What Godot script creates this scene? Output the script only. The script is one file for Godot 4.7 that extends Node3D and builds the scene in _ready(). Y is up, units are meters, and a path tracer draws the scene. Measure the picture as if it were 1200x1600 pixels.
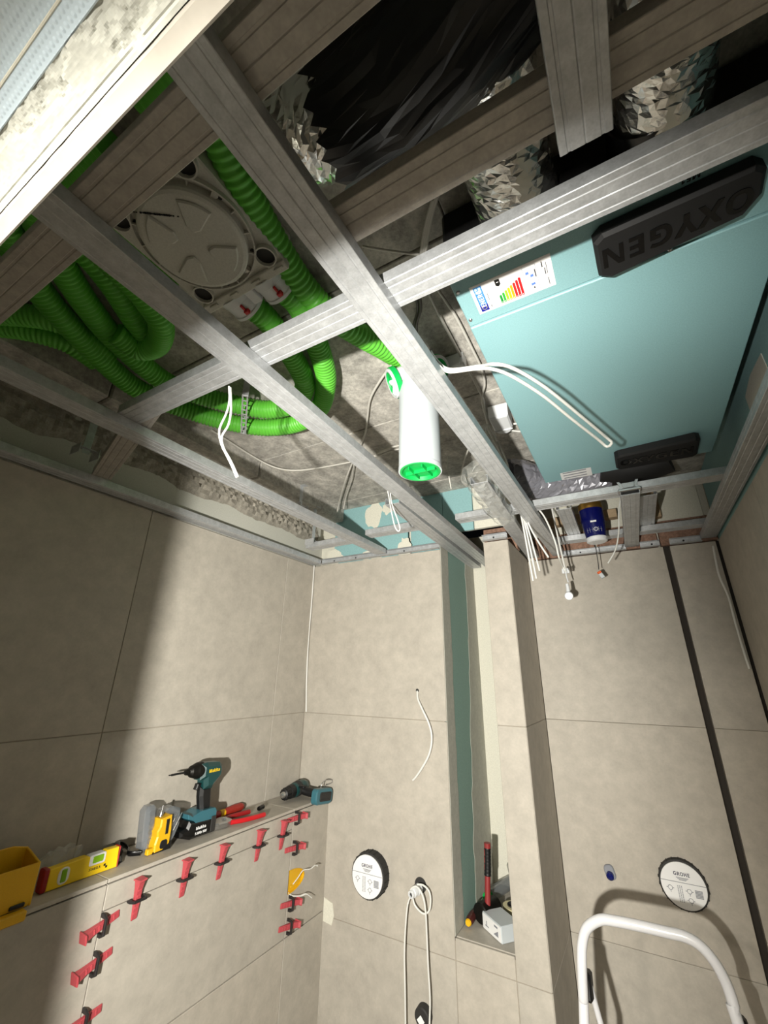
extends Node3D
# A small tiled bathroom under construction, seen from its doorway: floor at y = 0, suspended-ceiling grid at y = 2.4,
# concrete soffit at y = 2.73; -z runs from the door to the back wall, x to the right. Metres.

var based := {}
var names := {}
var mats := {}
var rng := RandomNumberGenerator.new()


# ------------------------------------------------------------------ nodes
func numbered(called: String) -> String:
	if not names.has(called):
		names[called] = 0
		return called
	names[called] += 1
	return "%s_%03d" % [called, names[called]]


func tag(o: Node3D, label: String, category: String, group := "") -> Node3D:
	o.set_meta("label", label)
	o.set_meta("category", category)
	if group != "":
		o.set_meta("group", group)
	return o


func thing(called: String, at: Vector3, label: String, category: String, group := "") -> Node3D:
	var o := Node3D.new()
	o.name = numbered(called)
	add_child(o)
	o.position = at
	based[o] = at
	return tag(o, label, category, group)


func setting(called: String) -> Node3D:
	var o := Node3D.new()
	o.name = called
	add_child(o)
	o.set_meta("kind", "structure")
	based[o] = Vector3.ZERO
	return o


# a part: its mesh is modelled in world coordinates, its parent says where the thing's base is
func part(called: String, s: SurfaceTool, m: Material, parent: Node3D) -> MeshInstance3D:
	var o := MeshInstance3D.new()
	o.name = called
	o.mesh = s.commit()
	o.material_override = m
	parent.add_child(o, true)
	if based.has(parent):
		o.position = -based[parent]
	return o


func solo(called: String, s: SurfaceTool, m: Material, label: String, category: String, group := "") -> MeshInstance3D:
	var o := MeshInstance3D.new()
	o.name = numbered(called)
	o.mesh = s.commit()
	o.material_override = m
	add_child(o)
	tag(o, label, category, group)
	return o


func letters(called: String, words: String, cap: float, depth: float, b: Basis, at: Vector3, m: Material, parent: Node3D, font := "Droid Sans", weight := 700) -> MeshInstance3D:
	var t := TextMesh.new()
	var sf := SystemFont.new()
	sf.font_names = PackedStringArray([font])
	sf.font_weight = weight
	t.font = sf
	t.text = words
	t.font_size = 48
	t.pixel_size = cap / 34.0
	t.depth = depth
	t.horizontal_alignment = HORIZONTAL_ALIGNMENT_CENTER
	t.vertical_alignment = VERTICAL_ALIGNMENT_CENTER
	t.curve_step = 1.0
	var o := MeshInstance3D.new()
	o.name = called
	o.mesh = t
	o.material_override = m
	parent.add_child(o, true)
	o.transform = Transform3D(b, at - (based[parent] if based.has(parent) else (parent.get_meta("off") if parent.has_meta("off") else Vector3.ZERO)))
	return o


# ------------------------------------------------------------------ shapes
func begin() -> SurfaceTool:
	var s := SurfaceTool.new()
	s.begin(Mesh.PRIMITIVE_TRIANGLES)
	return s


func tri(s: SurfaceTool, a: Vector3, b: Vector3, c: Vector3, na: Vector3, nb: Vector3, nc: Vector3) -> void:
	if (c - a).cross(b - a).dot(na + nb + nc) < 0.0:
		var t := b
		b = c
		c = t
		t = nb
		nb = nc
		nc = t
	s.set_normal(na)
	s.add_vertex(a)
	s.set_normal(nb)
	s.add_vertex(b)
	s.set_normal(nc)
	s.add_vertex(c)


func flat_quad(s: SurfaceTool, a: Vector3, b: Vector3, c: Vector3, d: Vector3, n: Vector3) -> void:
	tri(s, a, b, c, n, n, n)
	tri(s, a, c, d, n, n, n)


func box(s: SurfaceTool, lo: Vector3, hi: Vector3, ch := 0.0, t := Transform3D.IDENTITY) -> void:
	var a := Vector3(minf(lo.x, hi.x), minf(lo.y, hi.y), minf(lo.z, hi.z))
	var b := Vector3(maxf(lo.x, hi.x), maxf(lo.y, hi.y), maxf(lo.z, hi.z))
	var c := (a + b) / 2.0
	var h := (b - a) / 2.0
	ch = minf(ch, minf(h.x, minf(h.y, h.z)) * 0.9)
	for ax in 3:
		for sg in [-1.0, 1.0]:
			var u := (ax + 1) % 3
			var w := (ax + 2) % 3
			var p: Array[Vector3] = []
			for k in [[-1, -1], [1, -1], [1, 1], [-1, 1]]:
				var v := Vector3.ZERO
				v[ax] = sg * h[ax]
				v[u] = k[0] * (h[u] - ch)
				v[w] = k[1] * (h[w] - ch)
				p.append(t * (c + v))
			var n := Vector3.ZERO
			n[ax] = sg
			flat_quad(s, p[0], p[1], p[2], p[3], (t.basis * n).normalized())
	if ch <= 0.0:
		return
	for ax in 3:
		var u := (ax + 1) % 3
		var w := (ax + 2) % 3
		for su in [-1.0, 1.0]:
			for sw in [-1.0, 1.0]:
				var p: Array[Vector3] = []
				for k in [[-1, 0], [1, 0], [1, 1], [-1, 1]]:
					var v := Vector3.ZERO
					v[ax] = k[0] * (h[ax] - ch)
					v[u] = su * (h[u] - (ch if k[1] == 0 else 0.0))
					v[w] = sw * (h[w] - (0.0 if k[1] == 0 else ch))
					p.append(t * (c + v))
				var n := Vector3.ZERO
				n[u] = su
				n[w] = sw
				flat_quad(s, p[0], p[1], p[2], p[3], (t.basis * n).normalized())
	for sx in [-1.0, 1.0]:
		for sy in [-1.0, 1.0]:
			for sz in [-1.0, 1.0]:
				var k := Vector3(sx, sy, sz)
				var p: Array[Vector3] = []
				for ax in 3:
					var v := Vector3.ZERO
					for q in 3:
						v[q] = k[q] * (h[q] - (0.0 if q == ax else ch))
					p.append(t * (c + v))
				var n := (t.basis * k).normalized()
				tri(s, p[0], p[1], p[2], n, n, n)


# a polygon in the local xy plane pushed along local z from 0 to depth, its rims chamfered by ch
func prism(s: SurfaceTool, poly: PackedVector2Array, depth: float, t: Transform3D, ch := 0.0, smooth := false) -> void:
	if not Geometry2D.is_polygon_clockwise(poly):
		poly = poly.duplicate()
		poly.reverse()
	var n := poly.size()
	var out: PackedVector2Array = []
	var ins := PackedVector2Array(poly)
	for i in n:
		var e := (poly[(i + 1) % n] - poly[i]).normalized()
		out.append(Vector2(-e.y, e.x))
	# outward side of a polygon: test with a point a little off the middle of its first edge
	var probe := (poly[0] + poly[1]) / 2.0 + out[0] * 0.0004
	if Geometry2D.is_point_in_polygon(probe, poly):
		for i in n:
			out[i] = -out[i]
	if ch > 0.0:
		for i in n:
			var m := (out[i] + out[(i + n - 1) % n])
			ins[i] = poly[i] - m * ch / maxf(0.6, m.length_squared() / 2.0)
	var tris := Geometry2D.triangulate_polygon(ins)
	if tris.is_empty():
		ins = poly
		tris = Geometry2D.triangulate_polygon(poly)
	for end in [0, 1]:
		var nz := (t.basis * Vector3(0, 0, 1.0 if end else -1.0)).normalized()
		for k in range(0, tris.size(), 3):
			var q: Array[Vector3] = []
			for j in 3:
				q.append(t * Vector3(ins[tris[k + j]].x, ins[tris[k + j]].y, depth * end))
			tri(s, q[0], q[1], q[2], nz, nz, nz)
	for i in n:
		var j := (i + 1) % n
		var na := Vector3(out[i].x, out[i].y, 0)
		var n0 := na
		var n1 := na
		if smooth:
			var pv := Vector3(out[(i + n - 1) % n].x, out[(i + n - 1) % n].y, 0)
			var nx := Vector3(out[j].x, out[j].y, 0)
			if pv.dot(na) > 0.7:
				n0 = (pv + na).normalized()
			if nx.dot(na) > 0.7:
				n1 = (nx + na).normalized()
		n0 = (t.basis * n0).normalized()
		n1 = (t.basis * n1).normalized()
		var z0 := ch
		var z1 := depth - ch
		var a := t * Vector3(poly[i].x, poly[i].y, z0)
		var b := t * Vector3(poly[j].x, poly[j].y, z0)
		var c := t * Vector3(poly[j].x, poly[j].y, z1)
		var d := t * Vector3(poly[i].x, poly[i].y, z1)
		tri(s, a, b, c, n0, n1, n1)
		tri(s, a, c, d, n0, n1, n0)
		if ch > 0.0:
			for end in [0, 1]:
				var zz := (t.basis * Vector3(0, 0, 1.0 if end else -1.0)).normalized()
				var e0 := t * Vector3(ins[i].x, ins[i].y, depth * end)
				var e1 := t * Vector3(ins[j].x, ins[j].y, depth * end)
				var nn := (n0 + n1 + 2.0 * zz).normalized()
				if end:
					flat_quad(s, d, c, e1, e0, nn)
				else:
					flat_quad(s, a, b, e1, e0, nn)


func prism_x(s: SurfaceTool, zy: PackedVector2Array, x0: float, x1: float, ch := 0.0, smooth := false) -> void:
	prism(s, zy, x1 - x0, Transform3D(Basis(Vector3(0, 0, 1), Vector3(0, 1, 0), Vector3(-1, 0, 0)), Vector3(x1, 0, 0)), ch, smooth)


func prism_y(s: SurfaceTool, xz: PackedVector2Array, y0: float, y1: float, ch := 0.0, smooth := false) -> void:
	prism(s, xz, y1 - y0, Transform3D(Basis(Vector3(1, 0, 0), Vector3(0, 0, 1), Vector3(0, -1, 0)), Vector3(0, y1, 0)), ch, smooth)


func prism_z(s: SurfaceTool, xy: PackedVector2Array, z0: float, z1: float, ch := 0.0, smooth := false) -> void:
	prism(s, xy, z1 - z0, Transform3D(Basis.IDENTITY, Vector3(0, 0, z0)), ch, smooth)


func ring2(r: float, n: int, from := 0.0, to := TAU) -> PackedVector2Array:
	var p: PackedVector2Array = []
	var m := n if is_equal_approx(to - from, TAU) else n + 1
	for i in m:
		var a := from + (to - from) * i / n
		p.append(Vector2(cos(a), sin(a)) * r)
	return p


func rounded(w: float, h: float, r: float, n := 4) -> PackedVector2Array:
	var p: PackedVector2Array = []
	for k in 4:
		var c := Vector2((w / 2 - r) * (1 if k in [0, 3] else -1), (h / 2 - r) * (1 if k in [0, 1] else -1))
		for i in n + 1:
			var a := PI / 2 * (k + float(i) / n)
			p.append(c + Vector2(cos(a), sin(a)) * r)
	return p


func moved(p: PackedVector2Array, by: Vector2, turn := 0.0) -> PackedVector2Array:
	var q: PackedVector2Array = []
	for v in p:
		q.append(v.rotated(turn) + by)
	return q


func spline(p: Array, step: float) -> PackedVector3Array:
	var out: PackedVector3Array = []
	for i in p.size() - 1:
		var a: Vector3 = p[maxi(i - 1, 0)]
		var b: Vector3 = p[i]
		var c: Vector3 = p[i + 1]
		var d: Vector3 = p[mini(i + 2, p.size() - 1)]
		var k := maxi(1, int(ceil(b.distance_to(c) / step)))
		for j in k:
			out.append(b.cubic_interpolate(c, a, d, float(j) / k))
	out.append(p[-1])
	return out


# a swept round: radius may be a number or a Callable(distance along, angle) -> radius
func tube(s: SurfaceTool, p: PackedVector3Array, radius: Variant, sides := 8, flat := 1.0) -> void:
	var n := p.size()
	var rings: Array = []
	var side := Vector3.ZERO
	var along := 0.0
	for i in n:
		var d := (p[mini(i + 1, n - 1)] - p[maxi(i - 1, 0)]).normalized()
		if i == 0:
			side = d.cross(Vector3.UP if absf(d.y) < 0.9 else Vector3.RIGHT).normalized()
		else:
			along += p[i].distance_to(p[i - 1])
			side = (side - d * side.dot(d)).normalized()
		var up := d.cross(side)
		var ring: PackedVector3Array = []
		for k in sides:
			var a := TAU * k / sides
			var r: float = radius.call(along, a) if radius is Callable else radius
			ring.append(p[i] + (side * cos(a) + up * sin(a) * flat) * r)
		rings.append(ring)
	var norms: Array = []
	for i in n:
		var row: PackedVector3Array = []
		for k in sides:
			var u: Vector3 = rings[mini(i + 1, n - 1)][k] - rings[maxi(i - 1, 0)][k]
			var v: Vector3 = rings[i][(k + 1) % sides] - rings[i][(k + sides - 1) % sides]
			var m := u.cross(v).normalized()
			row.append(m if m.dot(rings[i][k] - p[i]) > 0.0 else -m)
		norms.append(row)
	for i in n - 1:
		for k in sides:
			var q := (k + 1) % sides
			tri(s, rings[i][k], rings[i][q], rings[i + 1][q], norms[i][k], norms[i][q], norms[i + 1][q])
			tri(s, rings[i][k], rings[i + 1][q], rings[i + 1][k], norms[i][k], norms[i + 1][q], norms[i + 1][k])
	for end in [0, n - 1]:
		var d := (p[0] - p[1]).normalized() if end == 0 else (p[n - 1] - p[n - 2]).normalized()
		for k in sides:
			tri(s, p[end], rings[end][k], rings[end][(k + 1) % sides], d, d, d)


# a profile of (radius, height) turned round the local y axis
func lathe(s: SurfaceTool, prof: Array, t: Transform3D, n := 24) -> void:
	for i in prof.size() - 1:
		var a: Vector2 = prof[i]
		var b: Vector2 = prof[i + 1]
		if a.is_equal_approx(b):
			continue
		var e := (b - a).normalized()
		var nn := Vector2(e.y, -e.x)
		for k in n:
			var q: Array[Vector3] = []
			var m: Array[Vector3] = []
			for w in [k, k + 1]:
				var c := cos(TAU * w / n)
				var sn := sin(TAU * w / n)
				q.append(t * Vector3(a.x * c, a.y, a.x * sn))
				q.append(t * Vector3(b.x * c, b.y, b.x * sn))
				m.append((t.basis * Vector3(nn.x * c, nn.y, nn.x * sn)).normalized())
			if a.x > 0.00001:
				tri(s, q[0], q[2], q[1], m[0], m[1], m[0])
			if b.x > 0.00001:
				tri(s, q[1], q[2], q[3], m[0], m[1], m[1])


func facing(y_axis: Vector3, at: Vector3) -> Transform3D:
	var y := y_axis.normalized()
	var x := y.cross(Vector3(0, 0, 1) if absf(y.z) < 0.9 else Vector3(1, 0, 0)).normalized()
	return Transform3D(Basis(x, y, x.cross(y)), at)


# ------------------------------------------------------------------ surfaces
func cloud(size: int, layers: Array, low: float, seed_: int) -> ImageTexture:
	var im := Image.create(size, size, false, Image.FORMAT_RGB8)
	var parts: Array = []
	for l in layers:
		var f := FastNoiseLite.new()
		f.seed = seed_ + parts.size()
		f.noise_type = l[2] if l.size() > 2 else FastNoiseLite.TYPE_SIMPLEX_SMOOTH
		f.frequency = l[0] / float(size)
		f.fractal_octaves = 4
		parts.append([f.get_seamless_image(size, size).get_data(), l[1]])
	var data := PackedByteArray()
	data.resize(size * size * 3)
	for i in size * size:
		var v := 0.0
		var w := 0.0
		for q in parts:
			v += q[0][i] / 255.0 * q[1]
			w += q[1]
		v = clampf(low + (1.0 - low) * v / w, 0.0, 1.0)
		var b := int(v * 255.0)
		data[i * 3] = b
		data[i * 3 + 1] = b
		data[i * 3 + 2] = b
	im.set_data(size, size, false, Image.FORMAT_RGB8, data)
	return ImageTexture.create_from_image(im)


func mat(key: String, c: Color, rough: float, metal := 0.0, tex: Texture2D = null, scale := 1.0, bump: Texture2D = null, bump_cm := 0.1) -> StandardMaterial3D:
	if mats.has(key):
		return mats[key]
	var m := StandardMaterial3D.new()
	m.albedo_color = c
	m.roughness = rough
	m.metallic = metal
	if tex or bump:
		m.uv1_triplanar = true
		m.uv1_world_triplanar = true
		m.uv1_scale = Vector3.ONE * scale
	if tex:
		m.albedo_texture = tex
	if bump:
		m.heightmap_enabled = true
		m.heightmap_texture = bump
		m.heightmap_scale = bump_cm
	mats[key] = m
	return m


func plastic_film(key: String, c: Color, alpha: float, rough: float) -> StandardMaterial3D:
	var m := mat(key, Color(c.r, c.g, c.b, alpha), rough)
	m.transparency = BaseMaterial3D.TRANSPARENCY_ALPHA
	return m


# ------------------------------------------------------------------ building-site pieces
func tile(wall: Node3D, ax: int, face: float, sg: float, a0: float, a1: float, b0: float, b1: float, called := "tile") -> void:
	# a, b are the two axes other than ax, in x, y, z order
	var lo := Vector3.ZERO
	var hi := Vector3.ZERO
	var o: Array[int] = []
	for k in 3:
		if k != ax:
			o.append(k)
	lo[ax] = face - sg * 0.01
	hi[ax] = face
	var g := 0.0011
	lo[o[0]] = minf(a0, a1) + g
	hi[o[0]] = maxf(a0, a1) - g
	lo[o[1]] = minf(b0, b1) + g
	hi[o[1]] = maxf(b0, b1) - g
	var s := begin()
	box(s, lo, hi, 0.0012)
	part(called, s, mats["tile%d" % (rng.randi() % 3)], wall)


func c_profile() -> PackedVector2Array:
	var o: PackedVector2Array = [Vector2(-0.023, 0.027), Vector2(-0.029, 0.027), Vector2(-0.03, 0.026), Vector2(-0.03, 0.001), Vector2(-0.029, 0), Vector2(-0.0215, 0), Vector2(-0.0205, 0.0013), Vector2(-0.0175, 0.0013), Vector2(-0.0165, 0), Vector2(-0.0015, 0), Vector2(0, 0.0012), Vector2(0.0015, 0), Vector2(0.0165, 0), Vector2(0.0175, 0.0013), Vector2(0.0205, 0.0013), Vector2(0.0215, 0), Vector2(0.029, 0), Vector2(0.03, 0.001), Vector2(0.03, 0.008), Vector2(0.0294, 0.0095), Vector2(0.0294, 0.0125), Vector2(0.03, 0.014), Vector2(0.03, 0.026), Vector2(0.029, 0.027), Vector2(0.023, 0.027)]
	var p := PackedVector2Array(o)
	p.append(Vector2(0.023, 0.0262))
	p.append(Vector2(0.0288, 0.0262))
	p.append(Vector2(0.0288, 0.0022))
	p.append(Vector2(-0.0288, 0.0022))
	p.append(Vector2(-0.0288, 0.0262))
	p.append(Vector2(-0.023, 0.0262))
	return p


func channel(a: Vector3, b: Vector3, called: String, label: String, m: Material, group := "") -> MeshInstance3D:
	# an open-topped steel furring channel, its flat bottom between a and b
	var d := (b - a).normalized()
	var x := Vector3.UP.cross(d).normalized()
	var s := begin()
	prism(s, c_profile(), a.distance_to(b), Transform3D(Basis(x, d.cross(x), d), a))
	return solo(called, s, m, label, "channel", group)


func edge_track(a: Vector3, b: Vector3, into: Vector3, label: String, screws: Array) -> void:
	# a U track screwed to the wall: web on the wall, two flanges pointing into the room
	var d := (b - a).normalized()
	var o := thing("edge_track", (a + b) / 2.0, label, "track")
	var s := begin()
	var t := Transform3D(Basis(into, Vector3.UP, into.cross(Vector3.UP)), a if into.cross(Vector3.UP).dot(d) > 0 else b)
	prism(s, PackedVector2Array([Vector2(0, 0), Vector2(0.027, 0), Vector2(0.027, 0.0009), Vector2(0.0014, 0.0012), Vector2(0.0014, 0.0268), Vector2(0.022, 0.0272), Vector2(0.022, 0.028), Vector2(0, 0.028)]), a.distance_to(b), t)
	part("profile", s, mats.zinc, o)
	for k in screws:
		var c: Vector3 = a.lerp(b, k) + into * 0.0014 + Vector3(0, 0.015, 0)
		s = begin()
		lathe(s, [Vector2(0, 0.0024), Vector2(0.002, 0.0024), Vector2(0.0045, 0.0008), Vector2(0.0045, 0)], facing(into, c), 12)
		part("screw", s, mats.dark_metal, o)


func wire(called: String, pts: Array, r: float, m: Material, label: String, group := "") -> MeshInstance3D:
	var s := begin()
	tube(s, spline(pts, 0.012), r, 8)
	return solo(called, s, m, label, "cable", group)


func corrugated(pts: Array, r: float, pitch: float, label: String) -> void:
	var s := begin()
	tube(s, spline(pts, pitch / 4.0), func(u: float, _a: float) -> float: return r * (1.0 - 0.13 * (1.0 - absf(cos(PI * u / (pitch * 1.15))) * 1.25)), 22)
	solo("corrugated_pipe", s, mats.green_pipe, label, "pipe", "")


func crumpled(pts: Array, r: float, amp: float, freq: float, sides: int, step: float, seed_: int, rib := 0.0) -> SurfaceTool:
	var f := FastNoiseLite.new()
	f.seed = seed_
	f.frequency = freq
	f.noise_type = FastNoiseLite.TYPE_CELLULAR
	f.cellular_return_type = FastNoiseLite.RETURN_DISTANCE
	var g := FastNoiseLite.new()
	g.seed = seed_ + 7
	g.frequency = freq * 0.35
	var s := begin()
	tube(s, spline(pts, step), func(u: float, a: float) -> float:
		var p := Vector3(cos(a) * 0.1, sin(a) * 0.1, u)
		return r * (1.0 + amp * f.get_noise_3dv(p) + amp * 0.8 * g.get_noise_3dv(p) + rib * sin(u * 260.0)), sides)
	return s


# a crinkled wrapping: a tube of small flat facets, each corner pushed in or out a little
func facets(pts: Array, r: float, amp: float, sides: int, step: float, seed_: int, folds := 0.0) -> SurfaceTool:
	var p := spline(pts, step)
	var g := RandomNumberGenerator.new()
	g.seed = seed_
	var rings: Array = []
	var side := Vector3.ZERO
	var lobes := g.randf_range(0.0, TAU)
	for i in p.size():
		var d := (p[mini(i + 1, p.size() - 1)] - p[maxi(i - 1, 0)]).normalized()
		side = d.cross(Vector3.UP).normalized() if i == 0 else (side - d * side.dot(d)).normalized()
		var up := d.cross(side)
		var ring: PackedVector3Array = []
		for k in sides:
			var a := TAU * (k + 0.5 * (i % 2) + g.randf_range(-0.3, 0.3)) / sides
			var rr := r * (1.0 + amp * g.randf_range(-1.0, 1.0) + folds * sin(a * 9.0 + lobes + i * 0.35))
			ring.append(p[i] + (side * cos(a) + up * sin(a)) * rr + d * g.randf_range(-0.35, 0.35) * step)
		rings.append(ring)
	var s := begin()
	for i in p.size() - 1:
		for k in sides:
			var q := (k + 1) % sides
			for t in [[rings[i][k], rings[i][q], rings[i + 1][k]], [rings[i][q], rings[i + 1][q], rings[i + 1][k]]]:
				var n: Vector3 = (t[1] - t[0]).cross(t[2] - t[0]).normalized()
				if n.dot(t[0] - p[i]) < 0.0:
					n = -n
				tri(s, t[0], t[1], t[2], n, n, n)
	return s


func wedge_clip(at: Vector3, turn: float, lean: float, label: String, group: String) -> void:
	# local axes: y along the wedge towards its thick head, z out of the wall (+x of the room)
	var o := Node3D.new()
	o.name = numbered("levelling_wedge")
	add_child(o)
	tag(o, label, "wedge", group)
	o.transform = Transform3D(Basis(Vector3(0, 0, -1), Vector3(0, 1, 0), Vector3(1, 0, 0)).rotated(Vector3(1, 0, 0), turn), at)
	var s := begin()
	var body: PackedVector2Array = [Vector2(-0.05, 0), Vector2(0.03, 0.002), Vector2(0.046, 0.0), Vector2(0.05, 0.0), Vector2(0.05, 0.03), Vector2(0.047, 0.031), Vector2(0.042, 0.024), Vector2(0.02, 0.016), Vector2(-0.048, 0.004), Vector2(-0.051, 0.002)]
	prism(s, body, 0.018, Transform3D(Basis(Vector3(0, 1, 0), Vector3(0, 0, 1), Vector3(1, 0, 0)), Vector3(-0.009, 0, 0.0005)), 0.0015)
	prism(s, PackedVector2Array([Vector2(-0.013, 0.0), Vector2(0.013, 0.0), Vector2(0.011, 0.031), Vector2(-0.011, 0.031)]), 0.004, Transform3D(Basis(Vector3(1, 0, 0), Vector3(0, 0, 1), Vector3(0, -1, 0)), Vector3(0, 0.051, 0.0005)), 0.001)
	for k in 5:
		box(s, Vector3(-0.006, -0.036 + k * 0.014, 0.004 + k * 0.0022), Vector3(0.006, -0.031 + k * 0.014, 0.0085 + k * 0.0026), 0.0008)
	var w := part("wedge", s, mats.red_plastic, o)
	w.rotation.z = lean
	s = begin()
	prism(s, PackedVector2Array([Vector2(-0.026, 0), Vector2(-0.026, 0.012), Vector2(-0.019, 0.027), Vector2(0.019, 0.027), Vector2(0.026, 0.012), Vector2(0.026, 0), Vector2(0.016, 0), Vector2(0.016, 0.0185), Vector2(-0.016, 0.0185), Vector2(-0.016, 0)]), 0.0065, Transform3D(Basis(Vector3(1, 0, 0), Vector3(0, 0, 1), Vector3(0, -1, 0)), Vector3(0, 0.003, 0.0005)), 0.0012)
	part("clip", s, mats.clip_black, o)


# ------------------------------------------------------------------ the scene
func _ready() -> void:
	rng.seed = 20
	var cam := Camera3D.new()
	cam.name = "camera"
	add_child(cam)
	cam.position = Vector3(0, 1.79, 0)
	cam.rotation = Vector3(0.37138, 0.521656, 0.012647)
	cam.keep_aspect = Camera3D.KEEP_HEIGHT
	cam.fov = rad_to_deg(2.0 * atan(800.0 / 653.69))
	cam.near = 0.01
	cam.current = true
	var env := Environment.new()
	env.background_mode = Environment.BG_COLOR
	env.background_color = Color(0.02, 0.02, 0.022)
	env.tonemap_mode = Environment.TONE_MAPPER_LINEAR
	env.tonemap_exposure = 1.0
	env.sdfgi_enabled = true
	env.ssao_enabled = true
	env.ssil_enabled = true
	var we := WorldEnvironment.new()
	we.name = "surroundings"
	we.environment = env
	add_child(we)
	surfaces()
	work_lamp(Vector3(-0.165, 1.63, 0.37))
	hall_lamp(Vector3(-0.75, 2.28, 1.3))
	shell()
	front_wall()
	soffit()
	ceiling_grid()
	ventilation_unit()
	ducts()
	manifold()
	green_pipes()
	drain_pipe()
	above_shower()
	ceiling_cables()
	wall_fittings()
	wedges()
	ledge_things()
	niche_things()
	ladder()


func surfaces() -> void:
	var smooth := FastNoiseLite.TYPE_SIMPLEX_SMOOTH
	var stone := cloud(512, [[5.0, 1.0], [16.0, 1.1], [60.0, 0.6], [200.0, 0.5]], 0.80, 3)
	var rough_t := cloud(512, [[4.0, 1.0], [14.0, 1.2], [50.0, 1.0], [160.0, 0.8]], 0.36, 11)
	var grain := cloud(256, [[90.0, 1.0], [40.0, 0.6]], 0.86, 23)
	var zinc_t := cloud(256, [[14.0, 1.0, FastNoiseLite.TYPE_CELLULAR], [50.0, 0.7], [5.0, 0.8]], 0.72, 31)
	var crease := cloud(256, [[10.0, 1.0, FastNoiseLite.TYPE_CELLULAR], [22.0, 0.6, FastNoiseLite.TYPE_CELLULAR], [60.0, 0.2]], 0.0, 41)
	for k in 3:
		var m := mat("tile%d" % k, Color(0.765, 0.735, 0.685).lerp(Color(0.75, 0.725, 0.68), k * 0.35), 0.62, 0.0, stone, 1.1)
		m.uv1_offset = Vector3(0.37 * k, 0.21 * k, 0.13 * k)
	mat("grout", Color(0.22, 0.2, 0.18), 0.95)
	mat("joint", Color(0.60, 0.57, 0.52), 0.95)
	mat("concrete", Color(0.97, 0.95, 0.91), 0.9, 0.0, rough_t, 1.1, rough_t, 0.08)
	mat("mortar", Color(0.86, 0.83, 0.77), 0.95, 0.0, rough_t, 2.0, rough_t, 0.1)
	mat("plaster", Color(0.80, 0.80, 0.76), 0.9, 0.0, grain, 3.0)
	mat("cream", Color(0.91, 0.90, 0.84), 0.85, 0.0, grain, 2.0)
	mat("filler", Color(0.76, 0.755, 0.71), 0.9, 0.0, stone, 3.0)
	mat("green_board", Color(0.56, 0.68, 0.64), 0.85, 0.0, grain, 2.0)
	mat("blue_board", Color(0.58, 0.75, 0.76), 0.8, 0.0, grain, 2.0)
	mat("zinc", Color(0.84, 0.85, 0.86), 0.42, 0.4, zinc_t, 4.0)
	mat("zinc_dull", Color(0.76, 0.735, 0.70), 0.5, 0.2, zinc_t, 3.0)
	mat("dark_metal", Color(0.2, 0.2, 0.2), 0.4, 0.7)
	mat("steel", Color(0.72, 0.72, 0.72), 0.25, 0.9)
	mat("teal_paint", Color(0.56, 0.73, 0.75), 0.5, 0.0, grain, 5.0)
	mat("black_foam", Color(0.055, 0.055, 0.06), 0.7, 0.0, grain, 6.0, grain, 0.15)
	mat("black_gloss", Color(0.03, 0.03, 0.033), 0.22)
	mat("green_pipe", Color(0.36, 0.70, 0.22), 0.45)
	mat("grey_plastic", Color(0.83, 0.82, 0.78), 0.55, 0.0, grain, 3.0)
	mat("grey_dark", Color(0.16, 0.155, 0.15), 0.7)
	mat("drain_grey", Color(0.74, 0.765, 0.78), 0.42)
	mat("white_plastic", Color(0.85, 0.86, 0.87), 0.4)
	mat("cap_green", Color(0.03, 0.66, 0.30), 0.4)
	mat("foil", Color(0.86, 0.86, 0.85), 0.2, 0.95, null, 5.0, crease, 0.1)
	mat("sleeve", Color(0.07, 0.072, 0.082), 0.3)
	mat("grey_sleeve", Color(0.50, 0.50, 0.53), 0.28, 0.2)
	mat("red_plastic", Color(0.76, 0.30, 0.33), 0.5, 0.0, grain, 14.0)
	mat("clip_black", Color(0.13, 0.12, 0.12), 0.5)
	mat("cable_white", Color(0.86, 0.86, 0.84), 0.45)
	mat("cable_grey", Color(0.76, 0.75, 0.72), 0.5)
	mat("cable_dark", Color(0.30, 0.29, 0.27), 0.5)
	mat("blue_can", Color(0.04, 0.06, 0.32), 0.25)
	mat("blue_clear", Color(0.06, 0.09, 0.36), 0.15)
	mat("brass", Color(0.75, 0.58, 0.28), 0.3, 0.9)
	mat("brick", Color(0.86, 0.68, 0.58), 0.9, 0.0, rough_t, 4.0)
	mat("wood", Color(0.76, 0.66, 0.53), 0.8, 0.0, stone, 6.0)
	mat("yellow", Color(0.93, 0.72, 0.08), 0.45, 0.0, grain, 8.0)
	mat("yellow_level", Color(0.95, 0.80, 0.10), 0.4)
	mat("red_dark", Color(0.55, 0.07, 0.09), 0.4)
	mat("red_tool", Color(0.74, 0.10, 0.13), 0.35)
	mat("tool_teal", Color(0.08, 0.25, 0.25), 0.35)
	mat("tool_teal_light", Color(0.21, 0.41, 0.46), 0.35)
	mat("tool_black", Color(0.07, 0.07, 0.075), 0.5, 0.0, grain, 14.0)
	mat("vial", Color(0.52, 0.72, 0.12), 0.15)
	mat("ink", Color(0.06, 0.06, 0.07), 0.6)
	mat("navy_ink", Color(0.10, 0.11, 0.24), 0.6)
	mat("pale_ink", Color(0.52, 0.53, 0.56), 0.6)
	mat("print_white", Color(0.92, 0.92, 0.92), 0.5)
	mat("ladder_white", Color(0.80, 0.80, 0.81), 0.3)
	mat("hammer_red", Color(0.54, 0.18, 0.18), 0.45)
	mat("iron", Color(0.18, 0.17, 0.15), 0.5, 0.6, rough_t, 6.0)
	mat("tape", Color(0.82, 0.78, 0.62), 0.5)
	mat("hall_paint", Color(0.78, 0.77, 0.74), 0.9)
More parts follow.
